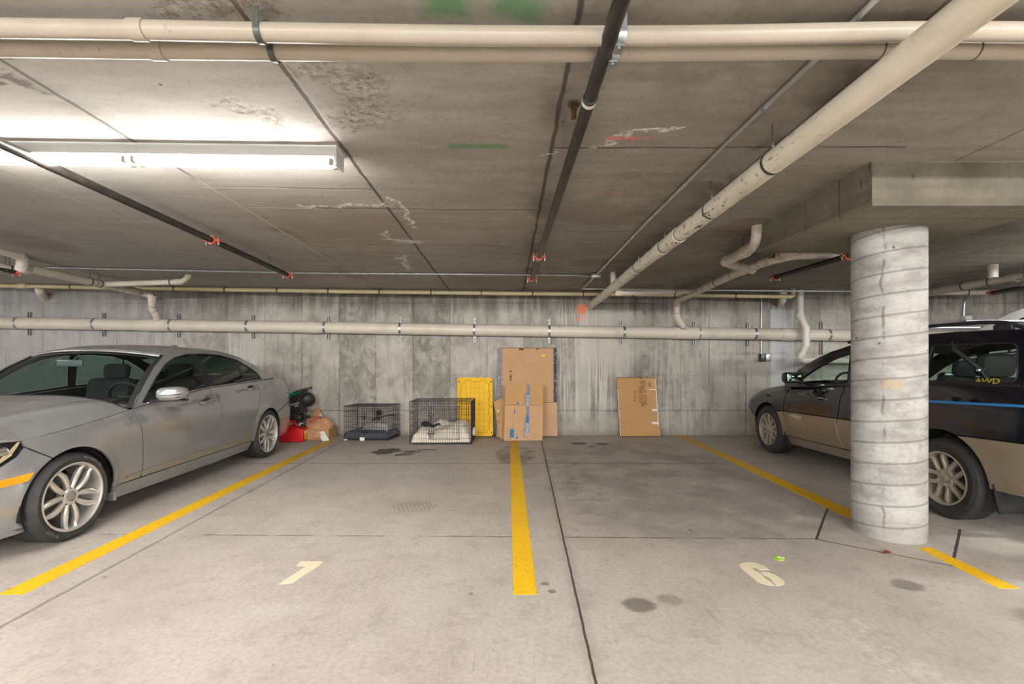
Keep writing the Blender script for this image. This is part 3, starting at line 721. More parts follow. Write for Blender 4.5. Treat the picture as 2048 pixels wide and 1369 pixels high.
# ---------------------------------------------------------------- sprinkler lines
def coupling(c, d, parent, r=.03):
    c, d = Vector(c), Vector(d).normalized(); m = ring(c, d, r-.004, .045, .016, 18)
    side = d.cross(Vector((0, 0, 1))).normalized()
    for s in (-1, 1):
        m.box(c+side*s*(r+.026), (.03, .045, .026), bev=.004)
    b = m.build('coupling', REDC, parent); m = MB()
    for s in (-1, 1): m.tube([c+side*s*(r+.028)+Vector((0, 0, -.045)), c+side*s*(r+.028)+Vector((0, 0, .032))], .007, 6)
    m.build('bolt', ZINC, b)
def head(c, parent):
    c = Vector(c); m = MB().tube([c+Vector((0, 0, .02)), c+Vector((0, 0, .065))], .013, 10).tube([c+Vector((0, 0, .085)), c+Vector((0, 0, .088))], .03, 14)
    m.tube([c+Vector((.014, 0, .06)), c+Vector((.010, 0, .086))], .003, 6).tube([c+Vector((-.014, 0, .06)), c+Vector((-.010, 0, .086))], .003, 6)
    m.build('sprinkler_head', BRASS, parent)
BRASS = plain('dull brass', srgb(120, 96, 70), .5, .6, .2, 20); COLR = plain('white pipe collar', srgb(212, 208, 200), .5)
def sprinkler(label, p0, p1, r, coup, heads=(), hangs=(), collars=(), group=None, ext=0.0):
    p0, p1 = Vector(p0), Vector(p1); pb = p0-(p1-p0).normalized()*ext; o = thing('sprinkler_pipe', label, 'sprinkler pipe', p1, 0, group)
    MB().tube([pb, p0, p1] if ext else [p0, p1], r, 18).build('pipe', BLACKP, o)
    for t in coup: coupling(p0.lerp(p1, t), p1-p0, o, r+.001)
    for t in hangs:
        c = p0.lerp(p1, t); ring(c, p1-p0, r, .02, .003).build('strap', ZDARK, o); hanger(c, r, o)
    for t in heads: head(p0.lerp(p1, t)+Vector((-r-.012, 0, 0)), o)
    for t in collars: ring(p0.lerp(p1, t), p1-p0, r, .02, .004).build('collar', COLR, o)
    return o
n0 = at(1268, -75, 1.39); f0 = at(1063, 560, 6.25)
f0.x = .315; n0.x = .367; n0.z = 2.50
f0.z = CAMZ+(CY-559)*f0.y/F
s1 = sprinkler('black sprinkler pipe with orange couplings over the middle parking line', n0, f0, .0285, (.743, .995), (.185, .95), (.142, .90), (.147, .758), ext=7.0)
n1 = Vector((-2.78, 2.15, 2.535)); f1 = at(577, 551, 6.0)
sprinkler('black sprinkler pipe with orange couplings over the silver sedan', n1, f1, .0285, (.60, .995), (), (.87,), (), ext=7.0)
sprinkler('short black sprinkler pipe at the left edge of the ceiling', at(-90, 512, 5.3), at(34, 546, 5.85), .03, (.99,), (), (.8,))
sprinkler('black sprinkler pipe ending behind the top of the round column', at(1700, 511, 5.0), at(1549, 556, 6.2), .031, (.03, .99), (), (.82,), ())
sprinkler('black sprinkler pipe with orange coupling above the dark wagon', at(2110, 566, 5.4), at(1986, 586, 6.7), .032, (.985,), (), (.45,), ())
# right-hand background pipes beyond the column
pipe('drain_pipe', 'beige pipe sloping under the ceiling above the dark wagon roof', [at(1840, 589, 7.75), at(1900, 578, 7.1), at(2060, 550, 6.0), at(2200, 524, 5.2)], .058, PVC, cat='pipe', rad=.3, couplers=(((0, .45), .10), ((1, .82), .12)), rings=((1, .2),), hangs=((1, .2), (1, .55)))
s = cei(1986, 530); pipe('vent_stub', 'short white pipe stub hanging from the ceiling above the dark wagon', [s+Vector((0, 0, .02)), Vector((s.x, s.y, s.z-.16))], .05, PVCW, cat='pipe')
pipe('branch_pipe', 'thin beige pipe high on the wall right of the column', [at(1850, 586, 7.75), at(1992, 585, 7.6)], .042, PVC, cat='pipe', hangs=(.6,))

# ---------------------------------------------------------------- conduits and boxes
def conduit(label, pts, r=.013, clips=(), rad=.08, boxes=()):
    P_ = [Vector(p) for p in pts]; o = thing('conduit', label, 'conduit', P_[0])
    MB().tube(bend(P_, rad, 6), r, 10).build('tube', EMT, o)
    for i, f in clips:
        c = P_[i].lerp(P_[i+1], f); ring(c, P_[i+1]-P_[i], r, .025, .006, 12).build('clip', ZINC, o)
    for c, d in boxes: MB().box(c, d, bev=.006).build('junction_box', ZINC, o)
    return o
cA = [cei(86, 535, .015), cei(600, 546.5, .015), cei(1010, 549.5, .015), cei(1160, 551, .015), cei(1186, 552.5, .015)]
conduit('thin steel conduit running along the ceiling in front of the wall', cA, .013, ((0, .2), (0, .55), (0, .93), (1, .3), (1, .7), (2, .2), (2, .8)))
jb = cei(1191, 552, .03)
cB = [Vector((1.29, -6.0, zc(1.29, -6.0)-.014)), cei(1700, 50, .014), cei(1640, 110, .014), cei(1450, 290, .014), cei(1290, 448, .014), cei(1191, 552, .014), cei(1163, 579, .014)]
conduit('thin steel conduit running diagonally along the ceiling left of the thick sloping pipe', cB, .0125, ((2, .5), (3, .4), (3, .82), (4, .2), (4, .75)), .02, ((jb, (.12, .10, .05)),))
conduit('thin steel conduit along the top of the wall behind the column', [at(1166, 578, 7.35), at(1420, 581, 7.35), at(1720, 583.5, 7.35)], .013, ((0, .4), (1, .5)))
c0 = at(1523, 590, 8.08); c1 = at(1523, 712, 8.08)
o = conduit('steel conduit dropping down the wall to a grey box, right of the boxes', [Vector((c0.x, 8.085, 2.40)), Vector((c0.x, 8.085, c1.z+.03))], .011, ((0, .4),))
m = MB().box(Vector((c0.x, 8.055, c1.z-.03)), (.085, .10, .125), bev=.006); m.build('outlet_box', ZDARK, o)
m = MB().box(Vector((c0.x+.085, 8.065, c1.z-.03)), (.10, .08, .115), bev=.006); m.build('outlet_box', EMT, o)
q = at(1928, 596, 8.08); q2 = at(1927, 636, 8.08)
o = conduit('steel conduit bending down the wall to a white box above the dark wagon', [at(1945, 588, 7.9), at(1929, 600, 8.08), q2], .012)
MB().box(q2+Vector((.03, -.02, -.03)), (.11, .09, .12), bev=.006).build('switch_box', WHITEP, o)
# ================================================================ cars
# a car is built in its own frame: x to its left, y towards its rear (0 at the front axle), z up
from mathutils.geometry import tessellate_polygon
def interp(tab):                          # smooth interpolation through (x, y) pairs
    xs = [p[0] for p in tab]; ys = [p[1] for p in tab]; n = len(xs); m = []
    for i in range(n):
        if i == 0: m.append((ys[1]-ys[0])/(xs[1]-xs[0]))
        elif i == n-1: m.append((ys[-1]-ys[-2])/(xs[-1]-xs[-2]))
        else:
            a = (ys[i]-ys[i-1])/(xs[i]-xs[i-1]); b = (ys[i+1]-ys[i])/(xs[i+1]-xs[i]); m.append(0 if a*b <= 0 else 2*a*b/(a+b))
    def f(x):
        if x <= xs[0]: return ys[0]
        if x >= xs[-1]: return ys[-1]
        lo, hi = 0, n-1
        while hi-lo > 1:
            md = (lo+hi)//2
            if xs[md] <= x: lo = md
            else: hi = md
        h = xs[hi]-xs[lo]; t = (x-xs[lo])/h
        return (2*t**3-3*t*t+1)*ys[lo]+(t**3-2*t*t+t)*h*m[lo]+(-2*t**3+3*t*t)*ys[hi]+(t**3-t*t)*h*m[hi]
    return f
def sst(a, b, x):
    t = min(1, max(0, (x-a)/(b-a))); return t*t*(3-2*t)
def inset(poly, g):
    n = len(poly); A = sum(poly[i][0]*poly[(i+1) % n][1]-poly[(i+1) % n][0]*poly[i][1] for i in range(n)); s = 1 if A > 0 else -1; out = []
    for i in range(n):
        p, a, b = Vector(poly[i]), Vector(poly[i-1]), Vector(poly[(i+1) % n])
        d1, d2 = (p-a), (b-p)
        if d1.length < 1e-9 or d2.length < 1e-9: out.append(tuple(p)); continue
        d1.normalize(); d2.normalize()
        n1, n2 = Vector((-d1.y, d1.x))*s, Vector((-d2.y, d2.x))*s; q = n1+n2
        k = q.length_squared
        out.append(tuple(p+q*(2*g/k if k > .3 else g)))
    return out
def rnd(poly, r, n=4):
    out = []; N = len(poly)
    for i in range(N):
        p, a, b = Vector(poly[i]), Vector(poly[i-1]), Vector(poly[(i+1) % N]); u, v = a-p, b-p
        d = min(r, u.length*.45, v.length*.45); s, e = p+u.normalized()*d, p+v.normalized()*d
        for k in range(n+1):
            t = k/n; out.append(tuple(s*(1-t)**2+p*2*t*(1-t)+e*t*t))
    return out
def arcp(c, r, a0, a1, n=22): return [(c[0]+r*math.cos(math.radians(a0+(a1-a0)*i/n)), c[1]+r*math.sin(math.radians(a0+(a1-a0)*i/n))) for i in range(n+1)]

class Car:
    def __init__(s, name, label, loc, rotz, spec, scale=(1, 1, 1)):
        s.root = thing(name, label, 'car', loc, rotz); s.root.scale = scale; s.__dict__.update(spec)
        S_, u_, v_ = [0.0], [s.plan[0][0]], [s.plan[0][1]]
        acc = 0; pts = s.plan; base = [0]
        for a, b in zip(pts, pts[1:]): acc += math.dist(a, b); base.append(acc)
        k = next(i for i, p in enumerate(pts) if p[0] >= s.align[0]-1e-6); sh = pts[k][0]-base[k]     # so that s = u along the sides
        k2 = max(i for i, p in enumerate(pts) if p[0] <= s.align[1]+1e-6)
        ss_ = []
        for i, p in enumerate(pts):
            if i < k: ss_.append(base[i]+sh)
            elif i <= k2: ss_.append(p[0])
            else: ss_.append(pts[k2][0]+base[i]-base[k2])
        s.s0, s.s1 = ss_[0], ss_[-1]
        s.cu = interp(list(zip(ss_, [p[0] for p in pts]))); s.cv = interp(list(zip(ss_, [p[1] for p in pts])))
        s.zs = interp(s.shoulder); s.tu = interp(s.tucktop); s.zl = interp(s.crease)
    def low(s, a, z, off=0.0):            # lower body surface
        e = .004; u, v = s.cu(a), s.cv(a)
        du, dv = s.cu(a+e)-s.cu(a-e), s.cv(a+e)-s.cv(a-e); L = math.hypot(du, dv) or 1
        nu, nv = -dv/L, du/L
        if nv < 0 and abs(nv) > .2: nu, nv = -nu, -nv
        if a < s.s0+.05: nu, nv = -1.0, 0.0
        if a > s.s1-.05: nu, nv = 1.0, 0.0
        zt = s.zs(a); z1, z2 = s.zmid; t = 0.0
        if z < z1: t += s.tucklow*((z1-z)/(z1-.17))**2
        if z > z2: t += s.tu(a)*min(1.1, max(0, (z-z2)/(zt-z2)))**2.4
        d = z-s.zl(a)
        if .25 < a < s.wb+.6: t += s.creased*sst(0, .014, d)*math.exp(-(d/.10)**2)*sst(.3, .7, a)*sst(s.wb+.5, s.wb-.2, a)
        for c, r in s.arches:
            q = math.hypot(a-c[0], z-c[1])-r; t -= s.flare*math.exp(-(q/.055)**2)*(1 if z > .2 else .5)
        t -= off
        return Vector((v-nv*t, u-nu*t, z))
    def gv(s, u, z): return s.gh[0]-s.gh[1]*(z-s.gh[2])-s.gh[4]*max(0, u-s.gh[3])**2-.03*max(0, .9-u)**2
    def gre(s, u, z, off=0.0): return Vector((s.gv(u, z)+off+.012*math.sin(max(0, min(1, (z-s.gh[2])/.45))*PI), u, z))
    def panel(s, name, mat, poly, f, side, holes=(), off=0.0, gap=.0038, lip=.016, res=.05, parent=None, label=None, inward=True):
        poly = inset(poly, gap) if gap else poly; hs = [inset(h, -gap) if gap else h for h in holes]
        allp = list(poly)+[p for h in hs for p in h]
        tris = tessellate_polygon([[Vector((*p, 0)) for p in q] for q in [poly]+hs])
        bm = bmesh.new(); vs = [bm.verts.new((*p, 0)) for p in allp]
        for t in tris:
            try: bm.faces.new([vs[i] for i in t])
            except ValueError: pass
        bmesh.ops.remove_doubles(bm, verts=bm.verts, dist=1e-6)
        for ax in (0, 1):
            lo, hi = min(p[ax] for p in allp), max(p[ax] for p in allp); q = math.floor(lo/res)*res+res
            while q < hi:
                no = (1, 0, 0) if ax == 0 else (0, 1, 0); cc = (q, 0, 0) if ax == 0 else (0, q, 0)
                bmesh.ops.bisect_plane(bm, geom=bm.verts[:]+bm.edges[:]+bm.faces[:], plane_co=cc, plane_no=no, dist=1e-6); q += res
        bm.verts.index_update(); V, N = [], []
        for v in bm.verts:
            a, b = v.co.x, v.co.y; e = 2e-3; P0 = f(a, b, off)
            n = (f(a+e, b, off)-f(a-e, b, off)).cross(f(a, b+e, off)-f(a, b-e, off))
            n = n.normalized() if n.length > 1e-12 else Vector((1, 0, 0))
            if n.x < 0 and abs(n.x) > .02: n = -n
            V.append(P0); N.append(n)
        Fc = []
        for fc in bm.faces:
            ids = [v.index for v in fc.verts]
            nn = (V[ids[1]]-V[ids[0]]).cross(V[ids[2]]-V[ids[0]])
            Fc.append(ids if nn.dot(N[ids[0]]) >= 0 else ids[::-1])
        if lip:
            for e in [e for e in bm.edges if len(e.link_faces) == 1]:
                a, b = (v.index for v in e.verts); cf = sum((V[v.index] for v in e.link_faces[0].verts), Vector())/len(e.link_faces[0].verts)
                t = (V[b]-V[a]); nn = t.cross(N[a]); nn = nn.normalized() if nn.length > 1e-9 else N[a]
                if nn.dot(cf-V[a]) > 0: nn = -nn
                o = len(V); V += [V[a], V[b], V[b]-N[b]*lip, V[a]-N[a]*lip]; N += [nn]*4
                q = [o, o+1, o+2, o+3]
                if (V[o+1]-V[o]).cross(V[o+2]-V[o]).dot(nn) < 0: q = q[::-1]
                Fc.append(q)
        bm.free()
        if side < 0:
            V = [Vector((-p.x, p.y, p.z)) for p in V]; N = [Vector((-p.x, p.y, p.z)) for p in N]; Fc = [q[::-1] for q in Fc]
        me = bpy.data.meshes.new(name); me.from_pydata([tuple(v) for v in V], [], Fc)
        for p in me.polygons: p.use_smooth = True
        me.normals_split_custom_set_from_vertices([tuple(n) for n in N])
        o = addobj(name, me, mat, parent or s.root)
        if label: o['label'] = label
        return o
    def part(s, name, mb, mat, parent=None, side=1, label=None, angle=40, **k):
        if side < 0: mb.v = [Vector((-p.x, p.y, p.z)) for p in mb.v]
        o = mb.build(name, mat, parent or s.root, world=False, angle=angle, **k)
        if label: o['label'] = label
        return o
    def patch(s, name, mat, rows, nk=24, parent=None, thick=0.012, p=2.0, angle=40, label=None):   # rows: (edge point, crown, bow, power)
        R_ = []
        for e, cr, bw, pw in rows:
            r = []
            for i in range(nk+1):
                k = -1+2*i/nk; k = math.copysign(abs(k)**.8, k); r.append(Vector((e.x*k, e.y+bw*(1-k*k), e.z+cr*(1-abs(k)**pw))))
            R_.append(r)
        m = MB().grid(R_)
        o = s.part(name, m, mat, parent, angle=angle, label=label, fixn=False)
        if not thick: return o, R_
        md = o.modifiers.new('thick', 'SOLIDIFY'); md.thickness = thick; md.offset = -1 if o.data.polygons[len(o.data.polygons)//2].normal.z > 0 else 1
        return o, R_
    def wheel(s, u, side, R_, rim, W, vout, style, name='wheel'):
        c = Vector((vout-W/2, u, R_)); hw = W/2
        prof = [(rim-.004, -hw+.012), (rim+.012, -hw+.002), ((rim+R_)/2, -hw-.006), (R_-.022, -hw+.004), (R_-.006, -hw+.026)]
        gr = 5
        for k in range(gr):
            a = -hw+.034+(W-.068)*k/gr; b = -hw+.034+(W-.068)*(k+1)/gr
            prof += [(R_, a), (R_, b-.010), (R_-.007, b-.008), (R_-.007, b-.002)] if k < gr-1 else [(R_, a), (R_, b)]
        prof += [(R_-.006, hw-.026), (R_-.022, hw-.004), ((rim+R_)/2, hw+.006), (rim+.012, hw-.002), (rim-.004, hw-.012)]
        m = MB().lathe(prof, c, 'x', 72)
        t = s.part(name, m, TIRE, None, side, angle=25, label='black rubber tyre')
        # barrel and lip
        m = MB().lathe([(rim+.004, hw-.006), (rim+.006, hw+.002), (rim-.004, hw+.003), (rim-.012, hw-.004), (rim-.020, hw-.05), (rim-.026, -hw+.02), (rim+.002, -hw+.01)], c, 'x', 64)
        def M4(a): return Matrix.Translation(c) @ Matrix.Rotation(a, 4, 'X')
        hf = hw-.030                            # depth of the hub face
        if style == 'double':                   # five pairs of slender arms
            for k in range(5):
                a = 2*PI*k/5+PI/2+PI/10
                for sg in (-1, 1):
                    rows = []
                    for i in range(9):
                        q = i/8; r = .050+(rim-.016-.050)*q
                        mid = sg*(.020+.021*math.sin(q*PI*.85)+.006*q); wd = .0150+.006*math.sin(q*PI)-.002*q
                        x_ = hf+.006+.020*math.sin(q*PI*.6)-.020*q*q+(.012 if i == 8 else 0)
                        sec = [(mid-wd*.85, x_-.034), (mid-wd, x_-.010), (mid-wd*.35, x_), (mid+wd*.35, x_), (mid+wd, x_-.010), (mid+wd*.85, x_-.034)]
                        rows.append([M4(a) @ Vector((x, y, r)) for y, x in sec])
                    m.grid([r+[r[0]] for r in rows])
            m.lathe([(.062, hf-.05), (.064, hf+.0), (.056, hf+.008), (.036, hf+.008)], c, 'x', 30)
        else:                                   # five Y-shaped arms with a wide fork
            for k in range(5):
                a = 2*PI*k/5+PI/2+PI/5+.12
                for sg in (-1, 1):
                    rows = []
                    for i in range(8):
                        q = i/7; r = .046+(rim-.014-.046)*q
                        mid = sg*(.012+.052*sst(.12, .85, q)); wd = .0215-.003*q
                        x_ = hf+.004+.010*math.sin(q*PI*.7)-.006*q
                        sec = [(mid-wd, x_-.034), (mid-wd, x_-.008), (mid-wd*.45, x_), (mid+wd*.45, x_), (mid+wd, x_-.008), (mid+wd, x_-.034)]
                        rows.append([M4(a) @ Vector((x, y, r)) for y, x in sec])
                    m.grid([r+[r[0]] for r in rows])
            m.lathe([(.074, hf-.05), (.076, hf-.004), (.068, hf+.004), (.034, hf+.006)], c, 'x', 30)
        rm = s.part('rim', m, s.rimmat, t, side, angle=38, label='alloy rim')
        m = MB().lathe([(.0, hf+.012), (.026, hf+.011), (.033, hf+.008), (.035, hf-.01)], c, 'x', 26)
        s.part('hub_cap', m, s.rimmat if style != 'double' else HUB, t, side, label='round hub cap')
        m = MB()
        for k in range(5):
            a = 2*PI*k/5+PI/2+PI/10+(PI/5 if style == 'double' else .0); q = M4(a) @ Vector((hf+.004, 0, .056)); d = (M4(a) @ Vector((hf+.014, 0, .056)))-q
            MBn = MB().tube([q-d*1.4, q+d*(.2 if style == 'double' else .9)], .0085, 8); s.part('lug_nut', MBn, DARKM if style == 'double' else CHROME, t, side)
        m = MB().lathe([(.02, -.02), (rim*.68, -.02), (rim*.68, .0), (.02, .0)], c+Vector((hf-.085, 0, 0)), 'x', 40)
        s.part('brake_disc', m, DISC, t, side)
        return t

TIRE = plain('tyre rubber', srgb(50, 49, 48), .72, 0, .25, 14); DISC = plain('brake disc', srgb(92, 86, 80), .5, .5, .2, 20)
CHROME = plain('bright trim', srgb(214, 212, 206), .22, .9); DARKM = plain('dark plastic', srgb(30, 30, 31), .55, 0, .15, 20); HUB = plain('hub cap grey', srgb(150, 143, 134), .4, .3)
UNDER = plain('underbody', srgb(14, 14, 14), .9); INTER = plain('interior trim', srgb(26, 26, 28), .75, 0, .2, 9); SEATM = plain('seat cloth', srgb(40, 40, 42), .85, 0, .2, 14)
def coat(name, rgb, metal, rough, flake=.08, dust=0.0):
    g = G(name); (x, y, z), P = g.obj(); n = g.noise(P, 220.0, 2.0); c = g.mix(n.ss(.3, .7), tuple(q*(1-flake) for q in srgb(*rgb)), tuple(min(1, q*(1+flake)) for q in srgb(*rgb)))
    if dust:
        d = g.noise(P, 2.5, 4.0).ss(.35, .7)*dust+z.ss(.55, .18, 0.0, dust*.8); c = g.mix(d, c, srgb(150, 142, 130))
    return g.fin(c, rough, metal, Coat_Weight=.6, Coat_Roughness=.06)
def glass(name, tint, refl=1.0, rough=.0):
    m = bpy.data.materials.new(name); m.use_nodes = True; nt = m.node_tree; nt.nodes.clear()
    o = nt.nodes.new('ShaderNodeOutputMaterial'); t = nt.nodes.new('ShaderNodeBsdfTransparent'); gl = nt.nodes.new('ShaderNodeBsdfGlossy'); mx = nt.nodes.new('ShaderNodeMixShader'); lw = nt.nodes.new('ShaderNodeLayerWeight'); pw = nt.nodes.new('ShaderNodeMath'); fr = nt.nodes.new('ShaderNodeMath')
    t.inputs[0].default_value = (*tint, 1); gl.inputs['Roughness'].default_value = rough; lw.inputs[0].default_value = .5; pw.operation = 'POWER'; pw.inputs[1].default_value = 5; nt.links.new(lw.outputs['Facing'], pw.inputs[0]); fr.operation = 'MULTIPLY_ADD'; nt.links.new(pw.outputs[0], fr.inputs[0]); fr.inputs[1].default_value = .9*refl; fr.inputs[2].default_value = .045*refl
    nt.links.new(fr.outputs[0], mx.inputs[0]); nt.links.new(t.outputs[0], mx.inputs[1]); nt.links.new(gl.outputs[0], mx.inputs[2]); nt.links.new(mx.outputs[0], o.inputs[0]); return m
LAMPG = glass('lamp lens', (.86, .88, .88), rough=.02)
AMBER = plain('amber lens', srgb(255, 150, 20), .25); REDL = plain('red lens', srgb(140, 12, 14), .2)

def seat(car, u, v, w, zt, back=.12, head=True, z0=.52):
    m = MB().box((v, u-.28, z0), (w, .52, .16), bev=.05); m.box((v, u+.06, (z0+zt)/2), (w, .16, zt-z0+.1), Matrix.Rotation(-.22, 3, 'X'), bev=.06)
    o = car.part('seat', m, SEATM)
    if head: car.part('headrest', MB().box((v, u+.17, zt+.12), (.27, .10, .17), Matrix.Rotation(-.15, 3, 'X'), bev=.045), SEATM, o)
    return o
def common(car, W, wb, roofrows):
    m = MB().box((0, wb/2, .21), (1.15, wb+1.2, .06)).box((0, wb/2, .40), (W*2-.28, wb-.85, .30))
    car.part('underbody', m, UNDER)
    for c, r in car.arches:
        for sd in (1, -1):
            rows = []
            for i in range(25):
                a = math.radians(-12+204*i/24); rows.append([Vector((x, c[0]+(r+.006)*math.cos(a), c[1]+(r+.006)*math.sin(a))) for x in (W-.035, W-.30)])
            m = MB().grid(rows); m.add([r[1] for r in rows], [tuple(range(len(rows)))])
            car.part('wheel_well', m, UNDER, None, sd, fixn=False)
# ---------------------------------------------------------------- the silver sedan (nose towards the camera)
SILVER = coat('silver grey paint', (166, 166, 166), .60, .25, .10)
GSIDE = glass('tinted side glass', (.20, .30, .275), 1.4); GSHIELD = glass('windscreen glass', (.76, .86, .83)); GCLEAR = glass('clear car glass', (.88, .98, .93))
RIMS = plain('silver alloy', srgb(206, 202, 194), .30, .55, .06, 9); RIMW = plain('dusty alloy', srgb(178, 168, 150), .38, .45, .10, 9)
SED = dict(plan=[(-.80, 0), (-.785, .30), (-.73, .52), (-.64, .70), (-.48, .808), (-.30, .858), (-.05, .879), (.45, .885), (1.2, .890), (2.0, .890), (2.75, .885), (3.10, .874), (3.40, .852), (3.64, .805), (3.79, .70), (3.87, .45), (3.89, 0)],
           align=(-.05, 3.10), wb=2.84, shoulder=[(-1.9, .70), (-1.3, .735), (-.75, .785), (-.45, .795), (-.31, .787), (-.1, .808), (.13, .833), (.37, .862), (.64, .897), (1.0, .945), (1.39, .978), (1.79, 1.003), (2.23, 1.013), (2.75, 1.024), (3.1, 1.036), (3.4, 1.035), (3.7, 1.01), (4.6, .98)],
           tucktop=[(-1.9, .08), (-.6, .035), (.2, .045), (.7, .070), (1.3, .088), (2.5, .090), (3.0, .09), (3.4, .10), (4.6, .10)], crease=[(-.2, .70), (.7, .80), (1.6, .885), (2.7, .945), (3.4, .97)],
           zmid=(.48, .60), tucklow=.075, creased=.022, flare=.014, arches=[((.0, .318), .357), ((2.84, .312), .345)], gh=(.803, .37, .95, 2.4, .085), rimmat=RIMS)
car = Car('sedan', 'silver grey four-door sedan parked nose-out left of the left yellow line', (-4.075, 3.50, 0), 0, SED)
s = car; sil = 1
ax, ar = car.arches[0]; bx_, br = car.arches[1]
arcF = arcp(ax, ar, -6, 118); arcFb = arcp(ax, ar, 118, 196, 14); arcR = arcp(bx_, br, 58, 184); arcRb = arcp(bx_, br, -8, 58, 14)
hood_edge = [(a, s.zs(a)) for a in (-.33, -.2, -.05, .1, .25, .4, .52, .625)]
belt = lambda a, b, n=8: [(a+(b-a)*i/n, s.zs(a+(b-a)*i/n)) for i in range(n+1)]
seamF = (-.325, .745)
P_fender = hood_edge+[(.645, .69), (.655, .292), (.40, .286)]+arcF+[seamF]
P_bump = [(seamF[0], .742)]+arcFb+[(-.335, .185), (-.6, .165), (s.s0, .165), (s.s0, .63), (-.85, .615), (-.47, .630), (-.37, .690)]
P_head = [(-.328, .784)]+[(a, s.zs(a)-.002) for a in (-.40, -.50, -.62, -.78, -.95)]+[(-.98, .70), (-.80, .622), (-.47, .632), (-.365, .694), (-.325, .748)]
P_nose = [(a, s.zs(a)-.001) for a in (-.95, -1.15, -1.4, s.s0)]+[(s.s0, .632), (-.83, .618), (-.98, .70)]
P_door1 = [(.627, .897)]+belt(.66, 1.705)[0:]+[(1.80, .83), (1.79, .60), (1.77, .292), (.66, .292), (.65, .69)]
P_door2 = belt(1.71, 2.70)+[(2.66, .86), (2.58, .70), (2.487, .56), (2.455, .40), (2.41, .292), (1.772, .292), (1.792, .60), (1.803, .83)]
P_quart = belt(2.703, 3.60)+[(3.62, .70)]+[(bx_[0]+br*math.cos(math.radians(50)), bx_[1]+br*math.sin(math.radians(50)))]+arcp(bx_, br, 50, 186, 26)+[(2.42, .296), (2.457, .40), (2.489, .56), (2.582, .70), (2.662, .86)]
P_tail = [(3.605, s.zs(3.6)), (4.0, s.zs(4.0)), (4.3, s.zs(4.3)), (4.3, .80), (3.615, .80)]
P_rbump = [(3.62, .695), (3.617, .795), (4.3, .795), (s.s1, .80), (s.s1, .22), (3.8, .20), (3.25, .20), (3.185, .30)]+arcp(bx_, br, 2, 49, 10)
P_sill = [(.41, .282), (1.2, .287), (2.44, .287), (2.475, .30), (2.46, .17), (1.4, .160), (.43, .163), (.37, .20), (.372, .278)]
P_deckback = [(a, s.zs(a)) for a in (4.302, 4.5, s.s1)]+[(s.s1, .802), (4.302, .802)]
